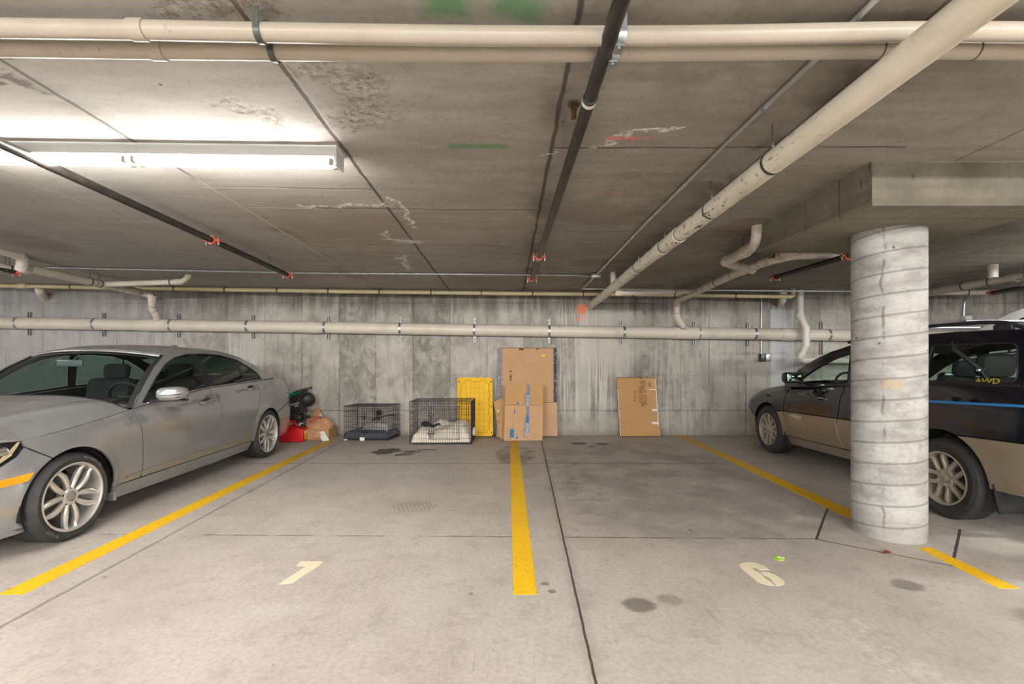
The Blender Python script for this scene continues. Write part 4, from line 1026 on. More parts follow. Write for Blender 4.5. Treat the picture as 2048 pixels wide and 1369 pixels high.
for sd in (1, -1):
    s.panel('front_fender', SILVER, P_fender, s.low, sd); s.panel('front_bumper', SILVER, P_bump, s.low, sd, res=.06)
    s.panel('front_door', SILVER, P_door1, s.low, sd); s.panel('rear_door', SILVER, P_door2, s.low, sd)
    s.panel('rear_fender', SILVER, P_quart, s.low, sd); s.panel('rear_bumper', SILVER, P_rbump, s.low, sd, res=.07); s.panel('side_sill', SILVER, P_sill, s.low, sd, off=-.012)
    s.panel('grille_panel', SILVER, P_nose, s.low, sd, res=.08)
    s.panel('tail_lamp', REDL, P_tail, s.low, sd, res=.08); s.panel('trunk_face', SILVER, P_deckback, s.low, sd, res=.08)
    s.panel('inner_shell', UNDER, [(s.s0, .19)]+[(a, s.zs(a)-.012) for a in (s.s0, -1.0, -.5, -.2, .3, .7, 1.2, 1.8, 2.4, 3.0, 3.5, s.s1)]+[(s.s1, .23), (3.23, .23)]+arcp(bx_, br+.004, -8, 186, 20)+[(2.4, .18), (.45, .18)]+arcp(ax, ar+.004, -8, 190, 20), s.low, sd, off=-.028, gap=0, lip=0, res=.09)
    # headlamp: lens over a bright reflector bowl
    h = s.panel('headlamp', LAMPG, P_head, s.low, sd, off=.001, res=.04, lip=0, label='headlamp with clear lens')
    s.panel('reflector', CHROME, inset(P_head, .010), s.low, sd, off=-.03, gap=0, lip=0, res=.03, parent=h)
    m = MB()
    for (a, z, r) in ((-.62, .705, .055), (-.45, .725, .035)):
        c = s.low(a, z, -.02); m.lathe([(r, .028), (r*.92, .03), (r*.7, -.03), (.0, -.045)][::-1], c, 'y', 24); m.ball(c+Vector((0, -.005, 0)), r*.62)
    s.part('projector', m, CHROME, h, sd)
    s.panel('lamp_trim', plain('lamp trim beige', srgb(200, 178, 140), .35) if 'lamp trim beige' not in bpy.data.materials else bpy.data.materials['lamp trim beige'], [(-.335, .776), (-.350, .778), (-.42, .72), (-.50, .645), (-.485, .640), (-.40, .695)], s.low, sd, off=-.008, gap=0, lip=0, parent=h)
    s.panel('side_marker', AMBER, rnd([(-.290, .566), (-.40, .556), (-.56, .543), (-.57, .508), (-.44, .505), (-.325, .515)], .01), s.low, sd, off=.006, gap=0, lip=.008, res=.03, label='orange side marker lamp')
    s.panel('bumper_lip', SILVER, [(-.335, .215), (-.45, .20), (-.75, .20), (s.s0, .20), (s.s0, .150), (-.75, .150), (-.45, .155), (-.30, .165)], s.low, sd, off=.020, gap=0, lip=.05)
    # windows
    railp = [(.625, .900), (.70, .985), (.82, 1.085), (1.02, 1.245), (1.22, 1.360), (1.45, 1.418), (1.75, 1.432), (2.15, 1.412), (2.50, 1.345), (2.80, 1.245), (3.05, 1.140), (3.27, 1.048)]
    GHo = belt(3.27, .64, 20)+railp
    dlo_t = [(.745, .935), (.86, 1.035), (1.00, 1.150), (1.18, 1.268), (1.35, 1.335), (1.55, 1.368), (1.85, 1.375), (2.15, 1.358), (2.42, 1.305), (2.65, 1.215), (2.83, 1.120), (2.905, 1.052)]
    bl = [(2.88, s.zs(2.88)+.012), (2.5, s.zs(2.5)+.012), (2.1, s.zs(2.1)+.012), (1.7, s.zs(1.7)+.012), (1.3, s.zs(1.3)+.012), (.95, s.zs(.95)+.012), (.78, s.zs(.78)+.014)]
    DLO = dlo_t+bl
    s.panel('cabin_frame', SILVER, GHo, s.gre, sd, holes=[DLO], gap=.001, res=.06)
    s.panel('cabin_lining', INTER, GHo, s.gre, sd, holes=[inset(DLO, .012)], off=-.02, gap=0, lip=0, res=.12)
    w1 = dlo_t[1:6]+[(1.615, 1.362), (1.735, 1.012)]+[(1.7, s.zs(1.7)+.02), (1.3, s.zs(1.3)+.02), (.95, s.zs(.95)+.02), (.90, s.zs(.9)+.024)]
    w2 = [(1.715, 1.362), (1.85, 1.366), (2.15, 1.349), (2.335, 1.318), (2.49, 1.037), (2.1, s.zs(2.1)+.02), (1.83, s.zs(1.83)+.02)]
    w3 = [(2.36, 1.312), (2.42, 1.297), (2.65, 1.207), (2.83, 1.112), (2.885, 1.058), (2.85, s.zs(2.85)+.02), (2.515, 1.038)]
    for w_ in (w1, w2, w3): s.panel('side_window', GSIDE, inset(w_, .004), s.gre, sd, off=-.006, gap=0, lip=0, res=.08)
    pil = [(1.610, 1.372), (1.72, 1.376), (1.83, 1.015), (1.735, 1.012)]
    s.panel('door_pillar', DARKM, pil, s.gre, sd, off=-.004, gap=0, lip=.006)
    s.panel('quarter_divider', DARKM, [(2.335, 1.325), (2.36, 1.320), (2.515, 1.03), (2.49, 1.03)], s.gre, sd, off=-.003, gap=0, lip=.006)
    s.panel('mirror_triangle', DARKM, [(.755, .945), (.86, 1.03), (.91, .96), (.90, s.zs(.9)+.016), (.78, s.zs(.78)+.016)], s.gre, sd, off=-.003, gap=0, lip=.006)
    m = MB().tube([s.gre(u, z, .002) for u, z in dlo_t+[(2.88, s.zs(2.88)+.014)]], .0055, 6); s.part('window_seal', m, DARKM, None, sd)
    m = MB().tube([s.gre(u, s.zs(u)+.010, .006) for u in (.80, .95, 1.2, 1.5, 1.8, 2.1, 2.5, 2.8, 2.895)]+[s.gre(2.84, 1.118, .004), s.gre(2.66, 1.218, .003)], .0055, 6); s.part('window_trim', m, CHROME, None, sd, label='bright trim under the side windows')
    m = MB()
    for u0, u1, h in ((.49, 2.42, .009),):
        rows = [[s.low(u0+(u1-u0)*i/30, .333+(.372-.333)*min(1, i/24)+dz, o_) for dz, o_ in ((-h, .002), (-h*.6, .012), (h*.7, .012), (h, .002))] for i in range(31)]
        m.grid(rows)
    s.part('door_moulding', m, SILVER, None, sd)
    # handles
    for a, z, dz in ((1.58, .872, .02), (2.53, .948, .02)):
        pts = [s.low(a-.115, z-dz*.6, .004), s.low(a-.09, z-dz*.5, .032), s.low(a, z, .040), s.low(a+.09, z+dz*.5, .032), s.low(a+.115, z+dz*.6, .004)]
        m = MB().tube(bend(pts, .03, 4), [.015]*len(bend(pts, .03, 4)), 10); hd = s.part('door_handle', m, SILVER, None, sd)
        m = MB().ball(s.low(a+.005, z+.001, .0), (.012, .075, .034)); s.part('handle_cup', m, plain('handle recess', srgb(70, 69, 68), .4, .4) if 'handle recess' not in bpy.data.materials else bpy.data.materials['handle recess'], hd, sd)
    # mirror
    m = MB(); rows = []
    for i in range(13):
        q = i/12; x = .90+.235*q; e = (1-abs(2*q-1)**3.2)**.5; e = max(e, .02)
        hy, hz = .085*(.6+.4*e)*e, .064*e; cy = .80+.07*q*q; cz = 1.006+.006*q
        rows.append([Vector((x, cy+math.copysign(abs(math.cos(t))**.7, math.cos(t))*hy, cz+math.copysign(abs(math.sin(t))**.7, math.sin(t))*hz)) for t in [2*PI*k/24 for k in range(25)]])
    m.grid(rows); mi = s.part('door_mirror', m, SILVER, None, sd)
    m = MB()
    for z_, x0, x1 in ((.997, .975, 1.11), (.972, .95, 1.105)): m.tube([Vector((x0+(x1-x0)*i/6, .80+.07*((x0+(x1-x0)*i/6-.9)/.235)**2-.084*(1-abs(2*((x0+(x1-x0)*i/6-.9)/.235)-1)**3.2)**.5*(1-.12*abs(z_-1.006)/.03)-.001, z_+.010*i/6)) for i in range(7)], .0042, 6)
    s.part('signal_slot', m, DARKM, mi, sd)
    m = MB().box((.90, .845, .948), (.16, .10, .022), bev=.009).box((1.0, .87, .946), (.22, .10, .016), bev=.007); s.part('mirror_foot', m, DARKM, mi, sd)
    for u in (.0, 2.84):
        wl = s.wheel(u, sd, .318, .242, .235, .882, 'double')
        if u == 0 and sd == 1: FRONTW = wl
    m = MB().box((.77, .392, .205), (.18, .03, .08), bev=.01); s.part('arch_flap', m, SILVER, None, sd)
# nose: grille with bars and star, lower intake
def nose(x, z, off):
    lo, hi = s.s0, s.s0+1.2
    for _ in range(30):
        md = (lo+hi)/2
        if s.cv(md) < abs(x): lo = md
        else: hi = md
    p = s.low(max(lo, s.s0+.004), min(z, s.zs(lo)-.012), off); return Vector((x, p.y, z))
def nosegrid(xs, zs_, off): return MB().grid([[nose(x, z, off) for x in xs] for z in zs_])
lin = lambda a, b, n: [a+(b-a)*i/n for i in range(n+1)]
gr_ = s.part('grille', nosegrid(lin(-.40, .40, 24), lin(.485, .735, 8), .016), DARKM, None, 1, fixn=False)
m = MB(); [m.tube([nose(x, z, .026) for x in lin(-.385, .385, 20)], .010, 6) for z in (.54, .61, .68)]
m.tube([nose(x, z, .022) for x, z in [(x, .487) for x in lin(-.37, .37, 12)]+[(.405, .61), (.40, .735)]+[(x, .738) for x in lin(.38, -.38, 12)]+[(-.40, .735), (-.405, .61)]], .012, 6, closed=True)
s.part('grille_bars', m, CHROME, gr_)
c_ = nose(0, .61, .045); m = MB().tube([c_+Vector((.085*math.cos(2*PI*k/28), -.004, .085*math.sin(2*PI*k/28))) for k in range(28)], .008, 6, closed=True)
for k in range(3): m.tube([c_, c_+Vector((.083*math.sin(2*PI*k/3), -.004, .083*math.cos(2*PI*k/3)))], [.017, .003], 6)
s.part('star_emblem', m, CHROME, gr_)
s.part('air_intake', nosegrid(lin(-.52, .52, 26), lin(.235, .40, 5), .010), DARKM, None, 1, fixn=False)
# top surfaces
def hoodrow(u, cr, bow=0.0, pw=4.0):
    a = u; e = s.low(a, s.zs(a)-.0015); return (e, cr, bow, pw)
rows = []
for a in [-1.50, -1.3, -1.1, -.95]+[-.80+.035*i for i in range(41)]:
    q = (a+1.5)/2.1; e = s.low(a, s.zs(a)+.001); e.x -= .0045; rows.append((e, .012+.128*sst(0, .9, q), -.0 if a < -.4 else -.20*sst(-.4, .6, a), 2.4+1.4*q))
hd_, R_ = s.patch('hood', SILVER, rows, nk=72, angle=60)
for v in hd_.data.vertices:                # the two long creases of the bonnet
    x = abs(v.co.x); xc = .34+.36*sst(-.9, .7, v.co.y); v.co.z += .017*math.exp(-((x-xc)/(.075 if x < xc else .035))**2)*sst(-.70, -.3, v.co.y)*sst(.66, .30, v.co.y)
def rail(u, z, dx=0.0): p = s.gre(u, z); p.x -= dx; return p
ws = [(rail(.66, .935, .035), .075, -.20, 2.0), (rail(.82, 1.083, .035), .055, -.19, 2.0), (rail(1.02, 1.243, .03), .045, -.17, 2.0), (rail(1.20, 1.345, .026), .045, -.15, 2.2)]
s.patch('windscreen', GSHIELD, ws, nk=20, thick=0)
bd = [(e+Vector((0, 0, -.002)), c_, b_, p_) for e, c_, b_, p_ in ws]
s.patch('windscreen_border', DARKM, [(rail(.63, .90, .0), .085, -.21, 2.0), (rail(.675, .95, .03), .075, -.20, 2.0)], nk=20, thick=.004)
for sd in (1, -1):
    m = MB(); pts = [(.64, .905), (.82, 1.085), (1.02, 1.245), (1.22, 1.357)]
    rows = [[rail(u, z, -.001)+Vector((0, -.004, .002)), rail(u, z, k*.8)+Vector((0, -.55*k, .010)), rail(u, z, k)+Vector((0, -.56*k, .011))] for (u, z), k in zip(pts, (.05, .044, .034, .022))]
    m.grid(rows); s.part('screen_edge', m, DARKM, None, sd, fixn=False)
rf = [(rail(1.20, 1.347), .060, -.15, 2.3), (rail(1.25, 1.368), .062, -.13, 2.4), (rail(1.45, 1.416), .052, -.08, 2.6), (rail(1.75, 1.430), .045, 0, 2.6), (rail(2.15, 1.411), .045, .04, 2.6), (rail(2.45, 1.355), .050, .10, 2.4), (rail(2.55, 1.332), .05, .12, 2.3)]
s.patch('roof', SILVER, rf, nk=24); s.patch('headliner', INTER, [(e+Vector((-.03, 0, -.028)), c_, b_, p_) for e, c_, b_, p_ in rf], nk=12, thick=.002)
s.patch('rear_window', GSIDE, [(rail(2.56, 1.327, .01), .05, .12, 2.2), (rail(2.8, 1.243, .01), .05, .15, 2.2), (rail(3.05, 1.138, .01), .05, .17, 2.2), (rail(3.25, 1.052, .01), .05, .17, 2.2)], thick=0)
s.patch('trunk_lid', SILVER, [(s.low(a, s.zs(a)-.001), .05-.04*sst(3.2, 4.2, a), .10*sst(4.0, 3.27, a), 3.2) for a in (3.27, 3.4, 3.55, 3.7, 3.85, 4.0, 4.2, 4.4, 4.55)])
m = MB(); m.ball((0, 2.30, 1.462), (.025, .06, .022)); s.part('roof_antenna', m, DARKM)
# cabin
m = MB()
prof = [(.42, .93), (.62, .985), (.95, .965), (1.06, .90), (1.08, .70), (1.0, .55), (.5, .5)]
m.add([Vector((x, u, z)) for x in (-.70, .70) for u, z in prof], [tuple(range(7)), tuple(range(7, 14))]+[(i, (i+1) % 7, 7+(i+1) % 7, 7+i) for i in range(7)])
s.part('dashboard', m, INTER)
rows = [Vector((.36+.185*math.cos(2*PI*k/36), 1.16-.185*math.sin(2*PI*k/36)*math.sin(.42), .925+.185*math.sin(2*PI*k/36)*math.cos(.42))) for k in range(36)]
m = MB().tube(rows, .015, 8, closed=True).box((.36, 1.13, .92), (.14, .06, .10), bev=.02).box((.36, 1.145, .925), (.34, .02, .03), bev=.008); s.part('steering_wheel', m, DARKM)
for v in (.36, -.36): seat(s, 1.72, v, .50, 1.06)
seat(s, 2.62, 0, 1.25, 1.02, head=False)
for v in (.38, -.38): s.part('headrest', MB().box((v, 2.86, 1.12), (.26, .10, .14), bev=.04), SEATM)
m = MB().box((0, .92, 1.285), (.24, .03, .065), bev=.012).tube([(0, .93, 1.30), (0, 1.02, 1.36)], .008, 6); s.part('inner_mirror', m, plain('mirror back', srgb(92, 96, 98), .3))
tk = s.part('parking_permit', MB().box((.50, .625, .962), (.13, .004, .028), Matrix.Rotation(-.9, 3, 'X')), plain('permit paper', srgb(196, 206, 178), .7), None, 1, label='pale permit strip inside the windscreen')
for x0, y0, x1, y1 in ((.10, .30, .62, .56), (-.62, .545, -.02, .30)):
    zf = lambda x, y: .99-.10*(x/.75)**2+.012
    m = MB().tube([(x0, y0, zf(x0, y0)), ((x0+x1)/2, (y0+y1)/2+.02, zf((x0+x1)/2, 0)+.028), (x1, y1, zf(x1, y1)+.03)], .009, 6); s.part('wiper', m, DARKM)
common(s, .885, 2.84, None)

# ---------------------------------------------------------------- wagons
def wagon(name, label, loc, rotz, up, lo, gls, scale=(1, 1, 1), full=True):
    WG = dict(plan=[(-.955, 0), (-.945, .30), (-.90, .52), (-.82, .68), (-.70, .775), (-.50, .83), (-.2, .855), (.45, .868), (1.2, .870), (2.0, .870), (2.75, .868), (3.2, .86), (3.45, .83), (3.62, .77), (3.74, .64), (3.79, .40), (3.81, 0)],
              align=(-.2, 3.2), wb=2.67, shoulder=[(-2.0, .66), (-1.4, .69), (-.9, .735), (-.6, .80), (-.3, .865), (.05, .918), (.35, .945), (.70, .966), (1.53, 1.034), (2.5, 1.110), (3.0, 1.125), (3.6, 1.14), (4.6, 1.14)],
              tucktop=[(-2, .08), (-.6, .11), (.3, .10), (.8, .085), (1.5, .06), (3.5, .06), (4.6, .06)], crease=[(-.2, .80), (.4, .855), (1.0, .893), (1.6, .925), (2.6, .985), (3.5, 1.02)],
              zmid=(.52, .62), tucklow=.06, creased=.016, flare=.010, arches=[((.0, .325), .378), ((2.67, .335), .400)], gh=(.815, .30, 1.0, 2.6, .02), rimmat=RIMW)
    s = Car(name, label, loc, rotz, WG, scale)
    ax, ar = s.arches[0]; bx_, br = s.arches[1]
    tt = lambda a: .612+.0365*a                # the two-tone line
    belt = lambda a, b, n=8: [(a+(b-a)*i/n, s.zs(a+(b-a)*i/n)) for i in range(n+1)]
    hood_edge = [(a, s.zs(a)) for a in (-.62, -.4, -.2, .0, .2, .38)]
    pt = lambda r, c, d: (c[0]+r*math.cos(math.radians(d)), c[1]+r*math.sin(math.radians(d)))
    d0 = 49.0                                  # where the two-tone line meets the arches
    P = {}
    P['front_fender'] = (up, hood_edge+[(.385, .83), (.385, tt(.385)+.002), (ar*math.cos(math.radians(d0)), tt(.25))]+arcp(ax, ar, d0, 158, 24)+[(-.62, .60)])
    P['fender_cladding'] = (lo, [(.385, tt(.385)), (.40, .56), (.44, .40), (.475, .315), (.40, .305)]+arcp(ax, ar, -4, d0, 14))
    P['front_bumper'] = (lo, [(-.622, .596)]+arcp(ax, ar, 159, 192, 8)+[(-.42, .215), (-.7, .195), (s.s0, .195), (s.s0, .60), (-.9, .60)])
    P['front_lamp'] = (LAMPG, [(-.624, .80), (-.9, .73), (-1.2, .70), (-1.2, .604), (-.9, .604), (-.624, .604)])
    P['grille_panel'] = (DARKM, [(-1.205, .70), (s.s0, .66), (s.s0, .604), (-1.205, .604)])
    P['front_door'] = (up, belt(.39, 1.44)+[(1.425, tt(1.42)+.003), (.39, tt(.39)+.003), (.388, .83)])
    P['front_door_cladding'] = (lo, [(.39, tt(.39)), (1.425, tt(1.42)), (1.395, .56), (1.43, .46), (1.52, .345), (.48, .318), (.445, .40), (.405, .56)])
    P['rear_door'] = (up, belt(1.445, 2.40)+[(2.40, .92), (2.34, tt(2.34)+.003), (1.43, tt(1.42)+.003)])
    P['rear_door_cladding'] = (lo, [(1.43, tt(1.42)), (2.338, tt(2.34)), (2.285, .50), (2.28, .36), (1.53, .345), (1.44, .46), (1.402, .56)])
    dR = 67.0
    P['rear_fender'] = (up, belt(2.405, 3.55)+[(3.56, tt(3.56)+.003), (bx_[0]+br*math.cos(math.radians(dR)), tt(2.82)+.0)]+arcp(bx_, br, dR, 178, 30)+[(2.282, .50), (2.343, tt(2.34)), (2.403, .92)])
    P['rear_bumper'] = (lo, [(bx_[0]+br*math.cos(math.radians(dR)), tt(2.82)-.003), (3.56, tt(3.56)), (s.s1, tt(3.7)), (s.s1, .40), (3.6, .365), (3.2, .345), (3.09, .345)]+arcp(bx_, br, 2, dR, 10))
    P['tail_lamp'] = (REDL, [(3.555, s.zs(3.55)), (3.95, s.zs(3.9)), (3.95, .78), (3.565, .76)])
    P['tailgate_face'] = (up, [(3.953, s.zs(3.95)), (s.s1, s.zs(s.s1)), (s.s1, .75), (3.565, .75), (3.565, .757), (3.953, .777)])
    P['side_sill'] = (lo, [(.40, .30), (.48, .312), (1.5, .338), (2.28, .355), (2.27, .26), (1.5, .235), (.45, .205), (.38, .235)])
    for sd in (1, -1):
        for k, (mt, pl) in P.items():
            s.panel(k, mt, pl, s.low, sd, res=.06, off=-.01 if k == 'side_sill' else (.006 if mt is lo else 0.0), lip=.02)
        s.panel('inner_shell', UNDER, [(s.s0, .21)]+[(a, s.zs(a)-.012) for a in (s.s0, -1.0, -.5, -.2, .3, .7, 1.2, 1.8, 2.4, 3.0, 3.5, s.s1)]+[(s.s1, .39), (3.15, .36)]+arcp(bx_, br+.004, 2, 178, 20)+[(2.2, .27), (.47, .22)]+arcp(ax, ar+.004, -6, 186, 20), s.low, sd, off=-.03, gap=0, lip=0, res=.1)
        if full:
            m = MB()
            rows = [[s.low(a, .962+.0468*(a-2.59)+dz, .0015) for dz in (-.010, .010)] for a in [2.0+1.55*i/24 for i in range(25)]]
            m.grid(rows); s.part('pin_stripe', m, BLUE, None, sd, label='light blue pin stripe', fixn=False)
            for u0, u1, z0, z1 in ((.41, .475, .57, .335), (1.405, 1.515, .655, .36)):   # bright edges of the door cladding
                pts = [s.low(u0+(u1-u0)*(q/8)**2.2, z0+(z1-z0)*q/8, .010) for q in range(9)]
                s.part('cladding_edge', MB().tube(pts, .006, 6), lo, None, sd)
            for a, z in ((1.13, .862), (2.15, .905)):
                cup = s.part('handle_cup', MB().ball(s.low(a, z, -.004), (.014, .078, .034)), UNDER, None, sd)
                m = MB().tube([s.low(a-.06, z, .006), s.low(a, z+.004, .018), s.low(a+.06, z, .006)], .010, 8); s.part('handle_lever', m, DARKM if sd < 0 else CHROME, cup, sd)
            m = MB().ball(s.low(-.045, .795, .0), (.012, .06, .022)); s.part('side_repeater', m, DARKM, None, sd)
        railp = [(.30, 1.000), (.44, 1.092), (.60, 1.19), (.83, 1.307), (1.08, 1.405), (1.33, 1.468), (1.6, 1.515), (2.0, 1.540), (2.5, 1.558), (3.0, 1.552), (3.12, 1.542), (3.22, 1.47), (3.36, 1.33), (3.52, 1.15)]
        GHo = belt(3.52, .36, 20)+railp
        W_ = [[(.62, s.zs(.62)+.035), (.64, 1.052), (.92, 1.214), (1.16, 1.321), (1.40, 1.388), (1.485, s.zs(1.48)+.03), (1.1, s.zs(1.1)+.03)],
              [(1.545, s.zs(1.55)+.03), (1.50, 1.40), (1.9, 1.443), (2.30, 1.455), (2.36, s.zs(2.36)+.03)],
              [(2.42, s.zs(2.42)+.018), (2.385, 1.448), (3.06, 1.452), (3.10, 1.42), (3.165, 1.225), (3.165, 1.175), (3.13, s.zs(3.1)+.022)]]
        W_ = [rnd(w_, .04, 4) for w_ in W_]
        s.panel('cabin_frame', up, GHo, s.gre, sd, holes=W_, gap=.001, res=.07, off=.0)
        s.panel('cabin_lining', INTER, GHo, s.gre, sd, holes=[inset(w_, .01) for w_ in W_], off=-.022, gap=0, lip=0, res=.14)
        for w_ in W_:
            w0 = s.panel('side_window', gls, inset(w_, .001), s.gre, sd, off=-.007, gap=0, lip=0, res=.09)
            m = MB().tube([s.gre(u, z, .0) for u, z in w_], .007, 6, closed=True); s.part('window_seal', m, DARKM, w0, sd)
        m = MB().grid([[s.gre(a, s.zs(a)+dz, .004) for dz in (-.004, .012)] for a in [.6+.09*i for i in range(30)]]); s.part('belt_seal', m, DARKM, None, sd, fixn=False)
        # roof rail
        def rp(u, h, dx=.03): p = s.gre(u, 1.55 if u > 2.0 else 1.543-.06*(2.0-u)**1.5); return Vector((p.x-dx-.012, p.y, p.z+h))
        pts = [rp(1.25, .0), rp(1.34, .035), rp(1.5, .066), rp(2.0, .076), rp(2.4, .078), rp(2.75, .078), rp(2.92, .068), rp(3.02, .036), rp(3.09, .004)]
        rr = s.part('roof_rail', MB().tube(bend(pts, .05, 4), .016, 8), RAILM, None, sd)
        for u in (1.38, 2.05, 2.93):
            m = MB().box(rp(u, .026), (.05, .15 if u > 2.5 else .10, .06), bev=.018); s.part('rail_foot', m, RAILM, rr, sd)
        # door mirror
        m = MB().box((.975, .745, 1.085), (.20, .13, .135), bev=.040); mi = s.part('door_mirror', m, up, None, sd)
        m = MB().box((.978, .812, 1.085), (.165, .006, .10), bev=.003); s.part('mirror_glass', m, MGLASS, mi, sd)
        m = MB().box((.865, .735, 1.035), (.08, .08, .035), bev=.012); s.part('mirror_foot', m, DARKM, mi, sd)
        for u in (.0, 2.67): s.wheel(u, sd, .330, .215, .21, .862, 'fork')
        for u, zb, k in ((.375, .195, 1), (3.055, .19, 0)):     # mud flaps behind the wheels
            m = MB(); z0, z1 = zb, .52 if u > 1 else .50
            rows = [[Vector((.865-.005*q+.015*(1-q), u+.05-.12*(1-abs(q-.25))*.5*q+(.055*(1-q)), z0+(z1-z0)*q)), Vector((.60, u+.05-.12*(1-abs(q-.25))*.5*q+.055*(1-q), z0+(z1-z0)*q))] for q in [i/6 for i in range(7)]]
            m.grid(rows); o = s.part('mud_flap', m, FLAPM, None, sd, fixn=False); md = o.modifiers.new('t', 'SOLIDIFY'); md.thickness = .012
    rows = []
    for a in (-1.55, -1.3, -1.1, -.9, -.75, -.6, -.4, -.2, .0, .2, .36):
        q = (a+1.55)/1.9; e = s.low(a, s.zs(a)-.001); rows.append((e, .015+.075*sst(0, .8, q), -.12*sst(-.3, .36, a), 3.0))
    s.patch('hood', up, rows, nk=24, angle=60)
    def rail(u, z, dx=0.0): p = s.gre(u, z); p.x -= dx; return p
    s.patch('windscreen', gls, [(rail(.38, 1.005, .03), .06, -.20, 2.0), (rail(.60, 1.188, .03), .045, -.18, 2.0), (rail(.83, 1.305, .03), .04, -.15, 2.0), (rail(1.08, 1.402, .03), .04, -.12, 2.2)], thick=0)
    for sd in (1, -1):
        m = MB(); rows = [[rail(u, z, -.001)+Vector((0, -.004, .003)), rail(u, z, .045)+Vector((0, -.02, .010))] for u, z in ((.32, .985), (.44, 1.092), (.60, 1.19), (.83, 1.307), (1.08, 1.405))]
        s.part('screen_edge', m.grid(rows), up, None, sd, fixn=False)
    rf = [(rail(1.06, 1.398), .05, -.12, 2.4), (rail(1.33, 1.467), .045, -.08, 2.8), (rail(1.6, 1.514), .04, 0, 3), (rail(2.0, 1.539), .030, 0, 3), (rail(2.5, 1.557), .026, 0, 3), (rail(3.0, 1.552), .026, .03, 3), (rail(3.14, 1.538), .024, .05, 3)]
    s.patch('roof', up, rf); s.patch('headliner', HEADL, [(e+Vector((-.03, 0, -.03)), c_, b_, p_) for e, c_, b_, p_ in rf], nk=12, thick=.002)
    s.patch('rear_window', gls, [(rail(3.14, 1.536, .01), .024, .05, 2.4), (rail(3.22, 1.47, .02), .03, .06, 2.4), (rail(3.36, 1.33, .02), .03, .08, 2.4), (rail(3.50, 1.17, .02), .03, .10, 2.4)], thick=0)
    s.patch('tailgate', up, [(rail(3.50, 1.17, .0), .03, .10, 2.4), (s.low(3.6, 1.13), .02, .10, 2.4), (s.low(3.75, 1.06), .0, .08, 2.4)])
    if full:
        for u in (1.55, 2.55):
            m = MB().box((0, u, 1.655), (1.12, .045, .020), bev=.008)
            s.part('cross_bar', m, RAILS)
    m = MB(); prof = [(.20, .92), (.45, .985), (.70, .96), (.80, .90), (.82, .70), (.75, .55), (.3, .5)]
    m.add([Vector((x, u, z)) for x in (-.68, .68) for u, z in prof], [tuple(range(7)), tuple(range(7, 14))]+[(i, (i+1) % 7, 7+(i+1) % 7, 7+i) for i in range(7)]); s.part('dashboard', m, INTER)
    rows = [Vector((.36+.185*math.cos(2*PI*k/36), .93-.185*math.sin(2*PI*k/36)*math.sin(.42), .98+.185*math.sin(2*PI*k/36)*math.cos(.42))) for k in range(36)]
    s.part('steering_wheel', MB().tube(rows, .015, 8, closed=True).box((.36, .90, .98), (.14, .06, .10), bev=.02).box((.36, .915, .98), (.34, .02, .03), bev=.008), DARKM)
    for v in (.36, -.36): seat(s, 1.45, v, .48, 1.10)
    seat(s, 2.38, 0, 1.22, 1.12, head=False)
    for v in (.36, -.36): s.part('headrest', MB().box((v, 2.62, 1.27), (.30, .11, .20), Matrix.Rotation(-.12, 3, 'X'), bev=.05), SEATM)
    if full:
        m = MB().tube([(.66, 2.56, 1.475), (.68, 2.60, 1.40), (.60, 2.74, 1.24), (.56, 2.78, 1.12)], .020, 6); s.part('seat_belt', m, DARKM)
        m = MB().box((.60, 2.735, 1.235), (.06, .03, .03), bev=.008); s.part('belt_buckle', m, CHROME)
    common(s, .868, 2.67, None)
    return s
BLUE = plain('blue stripe', srgb(38, 120, 182), .4); RAILM = plain('roof rail black', srgb(40, 41, 46), .45); RAILS = plain('roof bar silver', srgb(176, 178, 186), .35, .6)
MGLASS = plain('mirror glass', (.55, .72, .66), .03, 1.0); FLAPM = plain('mud flap rubber', srgb(22, 22, 23), .8, 0, .3, 10); HEADL = plain('pale headliner', srgb(120, 122, 116), .85)
NAVY = coat('dark navy paint', (14, 15, 26), .15, .20, .15); TAUPE = coat('taupe paint', (150, 134, 112), .45, .38, .10, .35)
wg = wagon('wagon', 'dark navy and taupe two-tone estate car with roof rails behind the round column', (4.495, 6.65, 0), PI, NAVY, TAUPE, GCLEAR)
def on_side(S_, f, a, z, h): p = f(a, z, h); return p
p = wg.low(.60, .615, .012); q = wg.low(.70, .618, .012)
def carwords(S_, txt, f, a, z, size, mat, name, da=1, rise=0.0, **k):
    o, b, t = f(a, z, k.pop('off', .009)), f(a+.06*da, z+rise*.06, .009), f(a, z+.06, .009)
    return addobj(name, text(txt, name, mat, frame(o, (b-o), (t-o)), size, ext=.0012, **k), mat, S_.root)
BADGE = plain('badge chrome', srgb(226, 220, 210), .5, .1); GOLD = plain('yellow sticker', srgb(186, 160, 50), .5)
carwords(wg, 'OUTBACK', wg.low, .665, .587, .052, BADGE, 'badge_lettering', 1, .03, sx=1.05, bold=.0006)
m_ = carwords(wg, 'AWD', wg.gre, 2.965, 1.156, .060, GOLD, 'sticker_lettering', 1, .03, off=.002, sx=1.45, bold=.0006)
WHITEC = coat('white car paint', (222, 222, 218), .0, .3, .02)
wagon('van', 'white tall vehicle almost hidden behind the dark wagon, its roof at the right edge', (7.0, 7.05, 0), PI, WHITEC, WHITEC, GCLEAR, (1.0, 1.02, 1.35), full=False)
